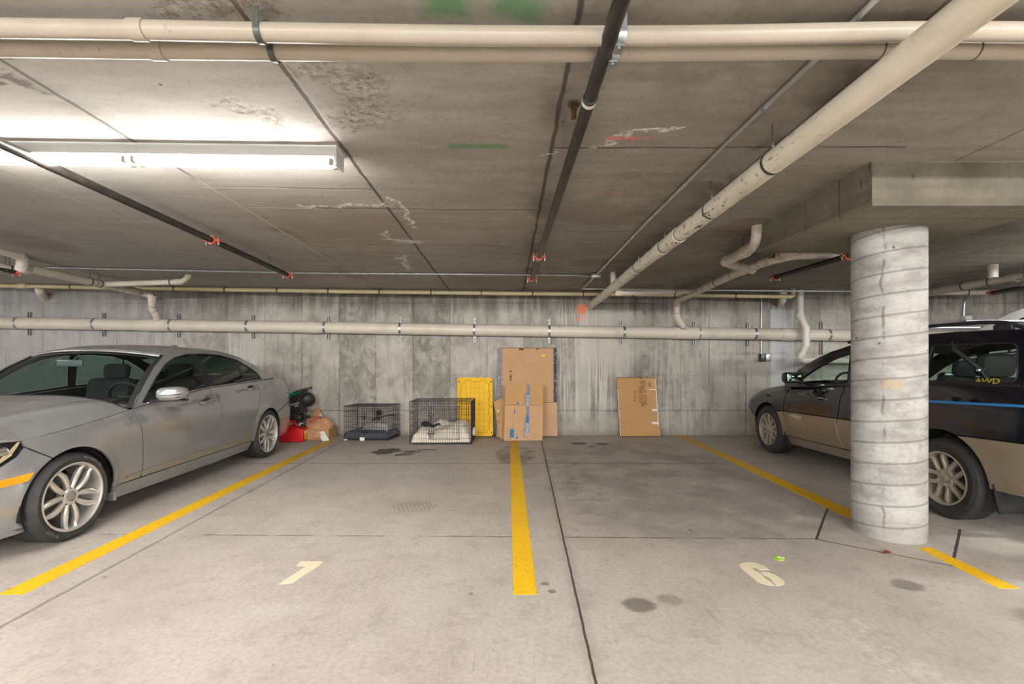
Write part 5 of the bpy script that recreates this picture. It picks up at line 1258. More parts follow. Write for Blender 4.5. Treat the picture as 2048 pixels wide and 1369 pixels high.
# lettering on the sedan's front tyre
TL = plain('tyre lettering', srgb(120, 118, 114), .7)
def tyre_words(txt, mid, r, size, k=1.0):
    c = Vector((.882-.1175, 0, .318)); tr = None
    step = size*.74
    vs = []
    for i, ch in enumerate(txt):
        if ch == ' ': continue
        an = math.radians(mid)-(i-(len(txt)-1)/2)*step/r
        rad = Vector((0, math.cos(an), math.sin(an))); tan = Vector((0, math.sin(an), -math.cos(an)))
        if tan.y < 0 and False: pass
        me = text(ch, 'tyre_letter', TL, frame(c+rad*r+Vector((.1175+.0065, 0, 0)), tan, rad), size, ext=.0008)
        vs.append(me)
    bm = bmesh.new()
    for me in vs: bm.from_mesh(me); bpy.data.meshes.remove(me)
    me = bpy.data.meshes.new('tyre_lettering'); bm.to_mesh(me); bm.free()
    return addobj('tyre_lettering', me, TL, FRONTW)
tyre_words('MICHELIN', 57, .281, .030); tyre_words('PILOT', 231, .281, .030)
# ================================================================ things along the wall
def cardboard(name, rgb):
    g = G(name); (x, y, z), P = g.pos(); n = g.noise(P, 3.0, 4.0); f = g.noise(g.xyz(x*1.0, y, z*30.0), 6.0, 2.0)
    c = g.mix(n.ss(.3, .7)*.35, srgb(*rgb), tuple(q*.82 for q in srgb(*rgb))); c = g.mix(f.ss(.45, .7)*.12, c, tuple(q*.7 for q in srgb(*rgb)))
    return g.fin(c, .8, Specular_IOR_Level=.2)
CB1 = cardboard('kraft cardboard', (196, 156, 116)); CB2 = cardboard('tan cardboard', (192, 150, 102)); CB3 = cardboard('light cardboard', (198, 160, 122)); CBE = plain('cardboard edge', srgb(128, 92, 60), .9)
CBD = plain('cardboard fold', srgb(112, 80, 52), .9); INK = plain('black print', srgb(66, 46, 30), .8); BLUEP = plain('blue print', srgb(44, 112, 160), .7); BLUEG = plain('grey blue print', srgb(120, 126, 134), .7); REDP = plain('red print', srgb(196, 62, 44), .7)
TAPE = plain('clear tape glare', srgb(224, 214, 206), .15); TAPEB = plain('brown tape', srgb(162, 116, 66), .3); PAPER = plain('white paper', srgb(226, 222, 214), .8); YSTK = plain('yellow sticker paper', srgb(226, 214, 10), .7)
class Leaf:                               # a flat sheet leaning on the wall: local a to the right, b up the sheet
    def __init__(s, p00, p10, p01, p11):
        s.p = [Vector(q) for q in (p00, p10, p01, p11)]
        s.n = (s.p[1]-s.p[0]).cross(s.p[2]-s.p[0]).normalized()      # towards the viewer
        if s.n.y > 0: s.n = -s.n
    def __call__(s, a, b, o=0.0):
        p = s.p; return (p[0]*(1-a)+p[1]*a)*(1-b)+(p[2]*(1-a)+p[3]*a)*b+s.n*o
    def slab(s, poly, t, o=0.0):          # polygon in (a, b), thickness t behind
        n = len(poly); vs = [s(a, b, o) for a, b in poly]+[s(a, b, o-t) for a, b in poly]
        return MB().add(vs, [tuple(range(n)), tuple(range(n, 2*n))[::-1]]+[(i, n+i, n+(i+1) % n, (i+1) % n) for i in range(n)])
    def rect(s, a0, b0, a1, b1, o=.0012, t=.001): return s.slab([(a0, b0), (a1, b0), (a1, b1), (a0, b1)], t, o)
    def words(s, txt, a, b, size, mat, parent, rot=0, name='print', **k):
        o = s(a, b, .0016); x = (s(a+.05, b)-s(a, b)).normalized(); y = (s(a, b+.05)-s(a, b)).normalized()
        if rot == 90: x, y = y, -x
        if rot == -90: x, y = -y, x
        return words(txt, name, mat, o, x, y, size, parent, **k)
def leaf_px(bl, br, tl, tr, Db, Dt): return Leaf(*(Vector((at(px, py, D).x, D, max(at(px, py, D).z, .003))) for (px, py), D in ((bl, Db), (br, Db), (tl, Dt), (tr, Dt))))

# yellow tote lid -------------------------------------------------
L = leaf_px((916, 873), (986, 873), (914.5, 756), (985, 756), 7.90, 8.05)
YL = plain('yellow plastic', srgb(236, 184, 0), .55, 0, .05, 6, Specular_IOR_Level=.3); YD = plain('yellow plastic groove', srgb(176, 128, 0), .5)
lid = thing('tote_lid', 'yellow ribbed plastic tote lid leaning on the wall behind the larger dog crate', 'lid', L(.5, 0))
w_, h_ = (L.p[1]-L.p[0]).length, (L.p[2]-L.p[0]).length
rp = lambda a0, b0, a1, b1, r: rnd([(a0, b0), (a1, b0), (a1, b1), (a0, b1)], r, 5)
def rrect(a0, b0, a1, b1, r): return [((x)/w_, (y)/h_) for x, y in rnd([(a0*w_, b0*h_), (a1*w_, b0*h_), (a1*w_, b1*h_), (a0*w_, b1*h_)], r, 5)]
m = L.slab(rrect(0, 0, 1, 1, .05), .03); m.build('lid_body', YL, lid)
def ringstrip(out, inn, o):
    n = len(out); return MB().grid([[L(*p, 0) for p in out+[out[0]]], [L(*p, o) for p in out+[out[0]]], [L(*p, o) for p in inn+[inn[0]]], [L(*p, 0) for p in inn+[inn[0]]]])
ringstrip(rrect(.0, .0, 1, 1, .05), rrect(.055, .028, .945, .972, .04), .012).build('rim', YL, lid)
ins = [(.13, .10), (.24, .10), (.24, .055), (.76, .055), (.76, .10), (.87, .10), (.87, .33), (.90, .33), (.90, .67), (.87, .67), (.87, .83), (.76, .83), (.76, .955), (.24, .955), (.24, .90), (.13, .90), (.13, .83), (.10, .83), (.10, .33), (.13, .33)]
ins = [(.16, .10), (.16, .06), (.84, .06), (.84, .10), (.89, .10), (.89, .26), (.92, .27), (.92, .34), (.89, .35), (.89, .66), (.92, .67), (.92, .73), (.89, .74), (.89, .90), (.82, .90), (.80, .95), (.66, .95), (.62, .93), (.42, .93), (.38, .95), (.20, .95), (.18, .90), (.11, .90), (.11, .74), (.08, .73), (.08, .67), (.11, .66), (.11, .35), (.08, .34), (.08, .27), (.11, .26), (.11, .10)]
pts = [L(a, b, .004) for a, b in ins]; MB().tube(pts, .0045, 6, closed=True).build('rib_outline', YD, lid)
m = MB()
for k in range(1, 9): m.add([L(.14, .08+.84*k/9-.002, .001), L(.86, .08+.84*k/9-.002, .001), L(.86, .08+.84*k/9+.002, .001), L(.14, .08+.84*k/9+.002, .001)], [(0, 1, 2, 3)])
for k in range(1, 6): m.add([L(.14+.72*k/6-.004, .08, .0013), L(.14+.72*k/6+.004, .08, .0013), L(.14+.72*k/6+.004, .92, .0013), L(.14+.72*k/6-.004, .92, .0013)], [(0, 1, 2, 3)])
m.v = [p for p in m.v]; m.build('rib_grid', YD, lid, fixn=False)
for a, b in ((.045, .06), (.955, .06), (.045, .5), (.955, .5), (.045, .93), (.955, .93)):
    L.rect(a-.012, b-.014, a+.012, b+.014, .0135, .002).build('hinge_slot', SLOTM if 'SLOTM' in globals() else globals().setdefault('SLOTM', plain('slot black', (.02, .018, .01), .8)), lid)

# tall stack of flattened boxes ----------------------------------
def patterned(name):
    g = G(name); (x, y, z), P = g.pos(); v = g.vor(g.xyz(x*1.0, 0.0, z), 34.0); n = g.noise(P, 60.0, 2.0)
    c = g.mix(v.ss(.20, .34), srgb(206, 204, 198), srgb(48, 50, 56)); return g.fin(g.mix(n.ss(.5, .6)*.5, c, srgb(84, 86, 94)), .7)
PAT = patterned('dark patterned box print')
g = G('speckled box print'); (x, y, z), P = g.pos(); v = g.vor(P, 60.0); PAT2 = g.fin(g.mix(v.ss(.25, .4), srgb(196, 190, 190), srgb(128, 124, 130)), .7)
Lb = leaf_px((999, 874), (1080, 874), (998.5, 696.5), (1080, 696.5), 7.97, 8.075)
b0 = thing('flattened_box', 'flattened cardboard box with speckled edge, hindmost of the tall sheets', 'cardboard', Lb(.5, 0))
Lb.slab([(0, 0), (1, 0), (1, 1), (0, 1)], .010).build('cardboard_panel', CB3, b0)
Lb.rect(-.035, .38, .028, .998, .002, .008).build('printed_edge', PAT2, b0)
La = leaf_px((1004.5, 877), (1107, 877), (1004.5, 696), (1107, 696), 7.90, 8.055)
b1 = thing('flattened_box', 'tallest flattened cardboard box leaning on the wall, yellow dot and dark patterned edge', 'cardboard', La(.5, 0))
La.slab([(0, .385), (1.0, .385), (1.0, 1), (0, 1)], .014).build('cardboard_panel', CB1, b1)
La.slab([(-.11, .0), (1.075, .012), (1.065, .385), (-.085, .385)], .014, -.0).build('lower_flap', CB3, b1)
La.rect(.0, .383, 1.0, .387, .0015).build('fold_line', CBD, b1)
La.rect(1.0, .385, 1.062, .998, .001, .016).build('printed_edge', PAT, b1)
La.rect(-.030, .385, -.002, .998, .001, .012).build('printed_edge', PAT2, b1)
La.rect(-.0, .994, 1.0, 1.0, .0015, .004).build('top_edge', CBE, b1)
La.rect(.325, .972, .42, .996, .0014).build('hand_hole', CBD, b1); La.rect(.665, .976, .71, .994, .0014).build('hand_hole', CBD, b1)
La.slab([(.775, .905), (.79, .900), (.835, .902), (.838, .918), (.815, .921), (.778, .922)], .001, .002).build('sticker', YSTK, b1)
La.words('Y041', .168, .665, .058, INK, b1, 90, sx=1.0, bold=.0015)
for k in range(3): La.rect(.135+.021*k, .725, .148+.021*k, .742, .0014).build('print', INK, b1)
La.rect(.135, .7325, .19, .7345, .0018).build('print', INK, b1)
# small sheet with red print, half hidden
Lc = leaf_px((1001, 880.5), (1030, 880.5), (987, 804.5), (1022, 789), 7.72, 7.90)
b2 = thing('flattened_box', 'tilted brown cardboard sheet with red mark, peeking out left of the blue-striped box', 'cardboard', Lc(.5, 0))
Lc.slab([(0, 0), (1, 0), (1, 1), (0, 1)], .010).build('cardboard_panel', CB2, b2)
Lc.slab([(.06, .40), (.50, .43), (.52, .54), (.10, .52)], .001, .002).build('print', REDP, b2)
Lc.slab([(.15, .345), (.42, .37), (.40, .16)], .001, .002).build('label_scrap', PAPER, b2)
for a in (.10, .24, .44): Lc.slab([(a, .70), (a+.09, .71), (a+.10, .75), (a+.02, .75)], .001, .002).build('tape', TAPE, b2)
Lc.slab([(.05, .6), (.6, .65), (.6, .66), (.05, .61)], .001, .002).build('print', INK, b2)
# front box with blue strips
Ld = leaf_px((1008, 882), (1085, 883.5), (1011, 769.5), (1086.5, 769.5), 7.58, 7.80)
b3 = thing('flattened_box', 'flattened cardboard box with blue striped print leaning in front of the tall boxes', 'cardboard', Ld(.5, 0))
Ld.slab([(0, 0), (1, 0), (1, .622), (0, .622)], .028).build('cardboard_panel', CB1, b3)
Ld.slab([(0, .626), (1, .624), (1.0, .992), (.62, 1.0), (.42, .995), (0, 1.0)], .026).build('upper_flap', CB2, b3)
Ld.slab([(.01, .620), (.28, .630), (.28, .636), (.01, .627)], .002, .002).build('fold_line', CBD, b3); Ld.slab([(.66, .627), (.99, .617), (.99, .622), (.66, .634)], .002, .002).build('fold_line', CBD, b3)
Ld.rect(.565, .635, .645, .84, .0014).build('print_strip', BLUEP, b3); Ld.rect(.57, .845, .65, .995, .0014).build('print_strip', BLUEG, b3)
Ld.rect(.565, .455, .64, .615, .0014).build('print_strip', BLUEG, b3); Ld.rect(.56, .12, .64, .45, .0014).build('print_strip', BLUEP, b3)
LIGHTP = plain('pale print', srgb(206, 200, 190), .7)
Ld.words('09430', .602, .205, .070, LIGHTP, b3, 90, sx=1.05, bold=.0008); Ld.words('09430', .607, .715, .070, LIGHTP, b3, 90, sx=1.05, bold=.0008)
Ld.words('collections', .525, .24, .062, BLUEP, b3, 90, sx=1.0); Ld.words('collections', .532, .73, .050, BLUEP, b3, 90)
Ld.rect(.145, .05, .255, .205, .0014).build('print', BLUEP, b3); Ld.rect(.24, .475, .275, .545, .0014).build('print', BLUEP, b3)
for b_, l_ in ((.048, .12), (.655, .12)):
    Ld.slab([(.335+.032*math.cos(2*PI*k/16), b_+.022*math.sin(2*PI*k/16)) for k in range(16)], .001, .002).build('round_print', BLUEP, b3); Ld.rect(.331, b_+.022, .339, b_+l_, .0014).build('print', BLUEG, b3)
o_ = Ld.rect(.50, .045, .64, .115, .0014).build('print', BLUEG, b3)
for a0, a1 in ((.505, .535), (.545, .60), (.608, .633)): Ld.rect(a0, .051, a1, .109, .0020).build('print', CB1, b3)
for k in range(5): Ld.rect(.72+.032*k, .03, .724+.032*k, .115+.01*(k % 3), .0014).build('print', BLUEG, b3)
Ld.rect(.20, .22, .245, .47, .0012).build('print', plain('faint print', srgb(180, 144, 112), .8), b3)
# single box on the right
Le = leaf_px((1241, 873.5), (1321, 873.5), (1233.5, 755.5), (1312, 755.5), 7.93, 8.06)
b4 = thing('flattened_box', 'flattened cardboard box leaning alone on the wall, taped edges and stamped print', 'cardboard', Le(.5, 0))
Le.slab([(0, 0), (1, 0), (.992, .5), (1, .985), (.975, 1), (0, 1)], .030).build('cardboard_panel', CB2, b4)
Le.rect(0, .42, 1, .424, .0012).build('fold_line', CB1, b4)
Le.slab([(-.004, .0), (1.004, .0), (1.004, .008), (-.004, .008)], .030, .001).build('bottom_edge', CBE, b4); Le.rect(0, .992, .98, 1.002, .001, .028).build('top_edge', CBE, b4)
rr_ = random.Random(3)
def jag(a, w, b0, b1, n):
    pl = [(a+rr_.uniform(-w, w), b0+(b1-b0)*i/n) for i in range(n+1)]; return pl+[(p[0]+w*1.6+rr_.uniform(0, w), p[1]) for p in pl[::-1]]
Le.slab(jag(.965, .008, .17, .80, 34), .002, .0022).build('torn_tape', TAPE, b4); Le.slab(jag(-.004, .005, .0, .80, 34), .002, .0022).build('torn_tape', TAPE, b4)
Le.slab(jag(.968, .006, .82, .97, 10), .002, .0022).build('torn_tape', TAPE, b4)
for a0, b0_, a1, b1_ in ((.815, .205, .955, .245), (.84, .425, .975, .462)): Le.rect(a0, b0_, a1, b1_, .0022).build('tape', PAPER, b4)
Le.slab([(.80, .788), (.92, .783), (.99, .792), (.99, .806), (.90, .806), (.86, .800), (.80, .800)], .001, .0022).build('tape', TAPE, b4)
for a0, b0_, a1, b1_ in ((.01, .195, .13, .235), (.02, .54, .12, .585), (.03, .45, .09, .475), (.0, .80, .06, .84)): Le.rect(a0, b0_, a1, b1_, .0014).build('tape', TAPEB, b4)
STAMP = plain('brown stamp print', srgb(116, 78, 40), .8)
Le.words('frisco', .425, .685, .085, STAMP, b4, 90); Le.words('PORTABLE', .555, .70, .062, STAMP, b4, 90, sx=.9); Le.words('PET PLAYPEN 42 IN', .615, .765, .066, STAMP, b4, 90, sx=.92, bold=.0004); Le.words('SKU#: 277928', .685, .735, .078, STAMP, b4, 90, sx=.9, bold=.0006)
for b_ in (.84, .852, .862, .874, .886, .896, .906): Le.rect(.80, b_, .85, b_+.006, .0014).build('barcode_bar', STAMP, b4)

# ---------------------------------------------------------------- dog crates
WIRE = plain('black coated wire', srgb(34, 34, 36), .45)
def bars(segs, r): 
    m = MB()
    for a, b in segs: m.tube([a, b], r, 5, caps=False)
    return m
def crate(label, bl, br, bk, hgt, nv, rows, door, wire=.0023):
    # bl, br: front corners on the floor; bk: vector to the back
    bl, br, bk = Vector(bl), Vector(br), Vector(bk); up = Vector((0, 0, 1)); X = br-bl
    o = thing('dog_crate', label, 'dog crate', (bl+br+bk)/2)
    bars0 = lambda m, a, b, r: m.tube([a, b], r, 6, caps=True)
    def panel(nm, o_, u, v, nu, lines, fr=.0042, parent=o):
        m = MB(); c = [o_, o_+u, o_+u+v, o_+v]
        m.tube(c, fr, 6, closed=True)
        for i in range(1, nu): m.tube([o_+u*(i/nu), o_+u*(i/nu)+v], wire, 5, caps=False)
        for q in lines: m.tube([o_+v*q, o_+v*q+u], wire, 5, caps=False)
        return m.build(nm, WIRE, parent)
    H = up*hgt; lift = up*.012
    panel('front_panel', bl+lift, X, H, nv, rows); panel('back_panel', bl+bk+lift, X, H, nv, rows)
    nd = max(6, int(nv*bk.length/X.length)); panel('side_panel', bl+lift, bk, H, nd, rows); panel('side_panel', br+lift, bk, H, nd, rows)
    panel('top_panel', bl+lift+H, X, bk, nv, (.25, .5, .75))
    # door with its slide latches
    d0, d1, z0, z1 = door; off = -bk.normalized()*.012
    dm = MB(); c = [bl+X*d0+up*(hgt*z0)+off+lift, bl+X*d1+up*(hgt*z0)+off+lift, bl+X*d1+up*(hgt*z1)+off+lift, bl+X*d0+up*(hgt*z1)+off+lift]
    dm.tube(c, .0050, 6, closed=True)
    n = int((d1-d0)*nv); 
    for i in range(1, n): dm.tube([c[0]+(c[1]-c[0])*(i/n), c[3]+(c[2]-c[3])*(i/n)], wire, 5, caps=False)
    for q in (.33, .66): dm.tube([c[0]+(c[3]-c[0])*q, c[1]+(c[2]-c[1])*q], wire, 5, caps=False)
    d_ = dm.build('door', WIRE, o)
    for q in (.18, .72):
        p = c[0]+(c[3]-c[0])*q+off*.5; xx = X.normalized()
        m = MB().tube([p-xx*.03, p+xx*.075], .006, 6).tube([p+xx*.02, p+xx*.02-up*.06, p+xx*.05-up*.06, p+xx*.05], .005, 6).tube([p+xx*(.035+.035*math.cos(t))+up*(.02+.02*math.sin(t)) for t in [2*PI*k/12 for k in range(12)]], .004, 5, closed=True)
        m.build('latch', WIRE, d_)
    return o
c1a, c1b, c1k = Vector((-2.632, 7.625, 0)), Vector((-1.915, 7.585, 0)), Vector((.085, .435, 0))
crate('smaller black wire dog crate with dark mattress and crumpled grey blanket', c1a, c1b, c1k, .535, 20, (.03, .16, .36, .52, .68, .84), (.42, .86, .12, .93))
c2a, c2b, c2k = Vector((-1.50, 7.25, 0)), Vector((-.565, 7.27, 0)), Vector((.02, .56, 0))
crate('larger black wire dog crate with cream cushion in front of the yellow lid', c2a, c2b, c2k, .645, 26, (.03, .12, .26, .42, .58, .73, .87), (.32, .80, .10, .88), .0022)
def cushion(a, b, k, z0, hf, inset_, nx=26, ny=12):
    a, b, k = Vector(a), Vector(b), Vector(k); rows = []
    a2 = a+(b-a)*inset_+k*inset_; X = (b-a)*(1-2*inset_); K = k*(1-2*inset_)
    for j in range(ny+1):
        r = []
        for i in range(nx+1):
            u, v = i/nx, j/ny; e = min(1, 7*min(u, 1-u, v, 1-v))**.4; r.append(a2+X*u+K*v+Vector((0, 0, z0+hf(u, v)*e)))
        rows.append(r)
    m = MB().grid(rows)
    base = [rows[0], [p-Vector((0, 0, p.z-z0*.6)) for p in rows[0]]]; m.grid(base)
    m.grid([[r[-1] for r in rows], [Vector((r[-1].x, r[-1].y, z0*.6)) for r in rows]]); m.grid([[r[0] for r in rows], [Vector((r[0].x, r[0].y, z0*.6)) for r in rows]]); m.grid([rows[-1], [Vector((p.x, p.y, z0*.6)) for p in rows[-1]]])
    return m
def cloth(name, rgb, sc=14, var=.12):
    g = G(name); (x, y, z), P = g.pos(); n = g.noise(P, sc, 4.0); f = g.noise(P, 160.0, 2.0); c = g.mix(n.ss(.3, .7), tuple(q*(1-var) for q in srgb(*rgb)), tuple(min(1, q*(1+var)) for q in srgb(*rgb)))
    g.bump(n+f*.2, .5, .02); return g.fin(c, .9, Sheen_Weight=.2)
DARKB = cloth('charcoal bolster fabric', (62, 66, 74)); GREYC = cloth('grey blanket', (176, 170, 167), 9, .2); CREAM = cloth('cream cushion cover', (236, 224, 206), 6, .08); BLK = cloth('black cloth', (36, 32, 38), 20, .2)
TRAY = plain('dark tray plastic', srgb(44, 52, 62), .5)
def nz(u, v, s): return math.sin(u*7.3*s+v*3.1+1.3)*.5+math.sin(u*3.7*s-v*8.9*s+.4)*.3+math.sin(u*15.1*s+v*12.7)*.2
bed = thing('dog_bed', 'charcoal bolstered dog mattress inside the smaller crate', 'dog bed', c1a+Vector((.35, .2, 0)))
cushion(c1a, c1b, c1k, .03, lambda u, v: .10+.05*max(0, abs(u-.5)*2-.7)*3+.035*(v > .75)+.03*(v < .18), .03).build('mattress', DARKB, bed, angle=60)
MB().tube(bend([c1a+Vector((.03, .02, .075)), c1b+Vector((-.03, .02, .075)), c1b+c1k+Vector((-.04, -.03, .10)), c1a+c1k+Vector((.03, -.03, .10)), c1a+Vector((.03, .04, .075))], .05), .045, 12).build('bolster', DARKB, bed)
MB().box(c1a+(c1b-c1a)*.42+Vector((0, -.016, .02)), (.075, .004, .075), Matrix.Rotation(.1, 3, 'Y')).build('care_tag', PAPER, bed)
MB().box(c1a+(c1b-c1a)*.04+Vector((0, -.010, .012)), (.045, .004, .018)).build('brand_tab', PAPER, bed)
rows = [[c1a+(c1b-c1a)*(.30+.62*u)+c1k*(.25+.6*v)+Vector((0, 0, .14+.125*max(0, 1-abs(2*u-1)**4)**.5*max(0, 1-abs(2*v-1)**3)**.5+.022*nz(u, v, 1.6))) for u in [i/24 for i in range(25)]] for v in [j/14 for j in range(15)]]
single(MB().grid(rows), 'blanket', GREYC, 'crumpled light grey blanket on the mattress in the smaller crate', 'blanket', angle=60, fixn=False)
p0 = c1a+(c1b-c1a)*.55+c1k*.5; single(MB().tube(bend([p0+Vector((-.05, 0, .29)), p0+Vector((.05, 0, .335)), p0+Vector((.20, 0, .375)), p0+Vector((.32, 0, .385))], .05), [.008]*2+[.012]*20 if False else .010, 6), 'leash', BLK, 'thin black strap hanging slanted inside the smaller crate', 'leash')
hooks = c1a+(c1b-c1a)*.53+c1k*.92
single(MB().ball(hooks+Vector((0, 0, .40)), (.05, .03, .05)).tube([hooks+Vector((-.02, 0, .40)), hooks+Vector((-.03, -.01, .30)), hooks+Vector((.01, 0, .24))], .008, 6), 'pet_harness', BLK, 'small black harness hanging on the back of the smaller crate', 'pet harness')
m = MB().box((c2a+c2b+c2k)/2+Vector((0, 0, .022)), ((c2b-c2a).length-.03, c2k.length-.03, .026), bev=.01)
single(m, 'crate_tray', TRAY, 'dark plastic tray at the bottom of the larger crate', 'tray')
def hc(u, v):
    h = .155+.022*nz(u, v, 1.4); h += .115*math.exp(-((u-.74)/.20)**2)*sst(.0, .45, v)+.13*math.exp(-((u-.43)/.13)**2)*sst(.30, .75, v); h += .05*math.exp(-((u-.15)/.15)**2)*sst(.0, .4, v)+.05*math.exp(-((u-.9)/.1)**2)
    return h
cu_ = cushion(c2a, c2b, c2k, .04, hc, .02, 40, 20)
cu_.ball(c2b+c2k*.55+Vector((.012, 0, .15)), (.035, .12, .07))
single(cu_, 'cushion', CREAM, 'big lumpy cream cushion filling the larger crate', 'cushion', angle=60, fixn=False)
pc = c2a+(c2b-c2a)*.17+c2k*.55
m = MB(); rows = []
for i in range(13):
    q = i/12; c = pc+(c2b-c2a)*(.02+.26*q)+Vector((0, -.03, .262+.02*math.sin(q*9)-.012*q)); w_ = .05*(1-q*.75)*(1.25+.4*math.sin(q*14)); h_ = .045*(1-q*.62)
    rows.append([c+Vector((0, math.cos(t)*w_, math.sin(t)*h_)) for t in [2*PI*k/12 for k in range(13)]])
m.grid(rows).ball(pc+Vector((.02, -.03, .272)), (.075, .06, .05))
single(m, 'dark_garment', BLK, 'dark purple-black garment lying on the cream cushion', 'garment', angle=60)

# ---------------------------------------------------------------- corner pile by the sedan's tail
RED = plain('red fuel can plastic', srgb(206, 22, 34), .35, 0, .08, 6); YLAB = plain('yellow label', srgb(226, 178, 34), .6); TOOLB = plain('black tool plastic', srgb(38, 38, 40), .5, 0, .2, 10); TOOLG = plain('green tool plastic', srgb(16, 128, 74), .45)
can = thing('fuel_can', 'red plastic fuel can with yellow label on the floor behind the sedan', 'fuel can', flo(592, 884))
q0, q1 = flo(556, 884.5), flo(597, 884.5); D_ = 7.46
m = MB(); x0, x1 = at(558, 880, D_).x, at(606, 880, D_).x
prof = [(x0, .0), (x1-.02, .0), (x1, .02), (x1+.005, .18), (x1-.03, .215), ((x0+x1)/2+.04, .225), ((x0+x1)/2-.02, .255), (x0+.08, .235), (x0, .19)]
M_ = Matrix.Translation(Vector((0, D_+.24, 0))) @ Matrix.Rotation(PI/2, 4, 'X')
bm = bmesh.new(); vs = [bm.verts.new(M_ @ Vector((x, z, zz))) for zz in (0, .24) for x, z in prof]; n = len(prof)
bm.faces.new(vs[:n]); bm.faces.new(vs[n:][::-1])
for i in range(n): bm.faces.new((vs[i], vs[n+i], vs[n+(i+1) % n], vs[(i+1) % n]))
bmesh.ops.recalc_face_normals(bm, faces=bm.faces); bmesh.ops.bevel(bm, geom=bm.edges[:], offset=.018, segments=3, affect='EDGES', profile=.5); bm.verts.index_update()
m = MB().add([v.co.copy() for v in bm.verts], [[v.index for v in f.verts] for f in bm.faces]); bm.free(); m.build('can_body', RED, can, angle=50)
cx_ = (x0+x1)/2-.06; MB().tube(bend([(cx_-.12, D_+.12, .22), (cx_-.10, D_+.12, .30), (cx_+.06, D_+.12, .315), (cx_+.10, D_+.12, .235)], .05), .017, 10).build('handle', RED, can)
MB().box((x1+.0045, D_+.11, .105), (.004, .14, .15), Matrix.Rotation(-.03, 3, 'Y')).build('label', YLAB, can)
MB().box((x1+.006, D_+.11, .145), (.004, .13, .03), Matrix.Rotation(-.03, 3, 'Y')).build('label_stripe', PAPER, can)
MB().tube([(x1-.07, D_+.12, .21), (x1-.055, D_+.12, .262)], .028, 14).build('cap', TOOLB, can)
# blower standing on a small box
def wp(px, py, D=7.72): return at(px, py, D)
bb = MB().box(wp(582, 856, 7.86)+Vector((.02, .0, -.06)), (.20, .24, .36)); 
for v in bb.v: v.z = max(v.z, 0.0)
zt_ = max(v.z for v in bb.v)
kb = thing('cardboard_box', 'small brown cardboard box beneath the black power tool behind the fuel can', 'box', (bb.v[0]+bb.v[7])/2-Vector((0, 0, zt_/2)))
bb.build('box_body', CB2, kb); MB().box(wp(603, 852, 7.725)+Vector((-.01, .0, 0)), (.075, .006, .085)).build('paper_label', PAPER, kb)
bl_ = thing('leaf_blower', 'black and green hand-held power blower standing behind the red fuel can', 'garden tool', wp(600, 838, 7.80))
m = MB()
def xz(px, py, D): return at(px, py, D)
pv = [xz(574, 795, 7.7), xz(606, 781, 7.7), xz(610, 800, 7.7), xz(604, 826, 7.7), xz(580, 838, 7.7), xz(572, 815, 7.7)]
pv2 = [p+Vector((0, .17, 0)) for p in pv]; m.add(pv+pv2, [tuple(range(6)), tuple(range(6, 12))]+[(i, (i+1) % 6, 6+(i+1) % 6, 6+i) for i in range(6)]); m.build('housing', TOOLB, bl_)
m = MB(); gp = [xz(573, 797, 7.69), xz(606, 783, 7.69), xz(602, 778.5, 7.69), xz(594, 781, 7.69), xz(573, 791.5, 7.69)]; m.add(gp+[p+Vector((0, .19, .0)) for p in gp], [tuple(range(5)), tuple(range(5, 10))]+[(i, (i+1) % 5, 5+(i+1) % 5, 5+i) for i in range(5)]); m.build('top_cover', TOOLG, bl_)
c = xz(616, 800, 7.74); ax_ = Vector((.55, -.75, -.25)).normalized(); e1 = ax_.orthogonal().normalized(); e2 = ax_.cross(e1); rows = []
for r_, h_ in ((.0, .085), (.055, .082), (.088, .055), (.100, .01), (.100, -.06), (.085, -.09)): rows.append([c+ax_*h_+(e1*math.cos(2*PI*k/24)+e2*math.sin(2*PI*k/24))*r_*1.12 for k in range(25)])
MB().grid(rows).build('fan_cover', TOOLB, bl_)
MB().tube(bend([xz(589.5, 784.5, 7.66), xz(606, 780, 7.70), xz(624, 775.5, 7.74)], .03), .018, 12).build('handle', TOOLB, bl_); ring(xz(618.5, 777, 7.73), (1, 0, .25), .018, .012, .002).build('yellow_band', YLAB, bl_)
MB().tube([xz(607, 781, 7.70), xz(611, 790, 7.74)], [.026, .034], 10).build('handle_post', TOOLB, bl_)
m = MB().box(xz(590, 834, 7.76), (.26, .18, .11), Matrix.Rotation(.15, 3, 'Y'), bev=.03); m.build('engine_block', TOOLB, bl_)
MB().tube(bend([xz(617, 821, 7.72), xz(611, 826, 7.70), xz(612, 836, 7.70), xz(606, 842, 7.70)], .03), .012, 8).build('fuel_line', TOOLB, bl_)
MB().tube([xz(600, 838, 7.74), xz(593, 853, 7.70), xz(594, 855, 7.69)], [.02, .018, .03], 10).build('nozzle', TOOLB, bl_)
MB().ball(xz(617, 834, 7.72), (.035, .03, .03)).build('fuel_cap', TOOLB, bl_)
x_, y_ = (xz(600, 806, 7.69)-xz(584, 811, 7.69)), Vector((.1, 0, 1))
words('HITACHI', 'brand_lettering', PAPER, xz(588.5, 809, 7.692), x_, y_, .046, bl_, sx=.9, bold=.001); words('24', 'brand_lettering', PAPER, xz(592.5, 812.5, 7.692), x_, y_, .040, bl_, sx=1.5, bold=.001)
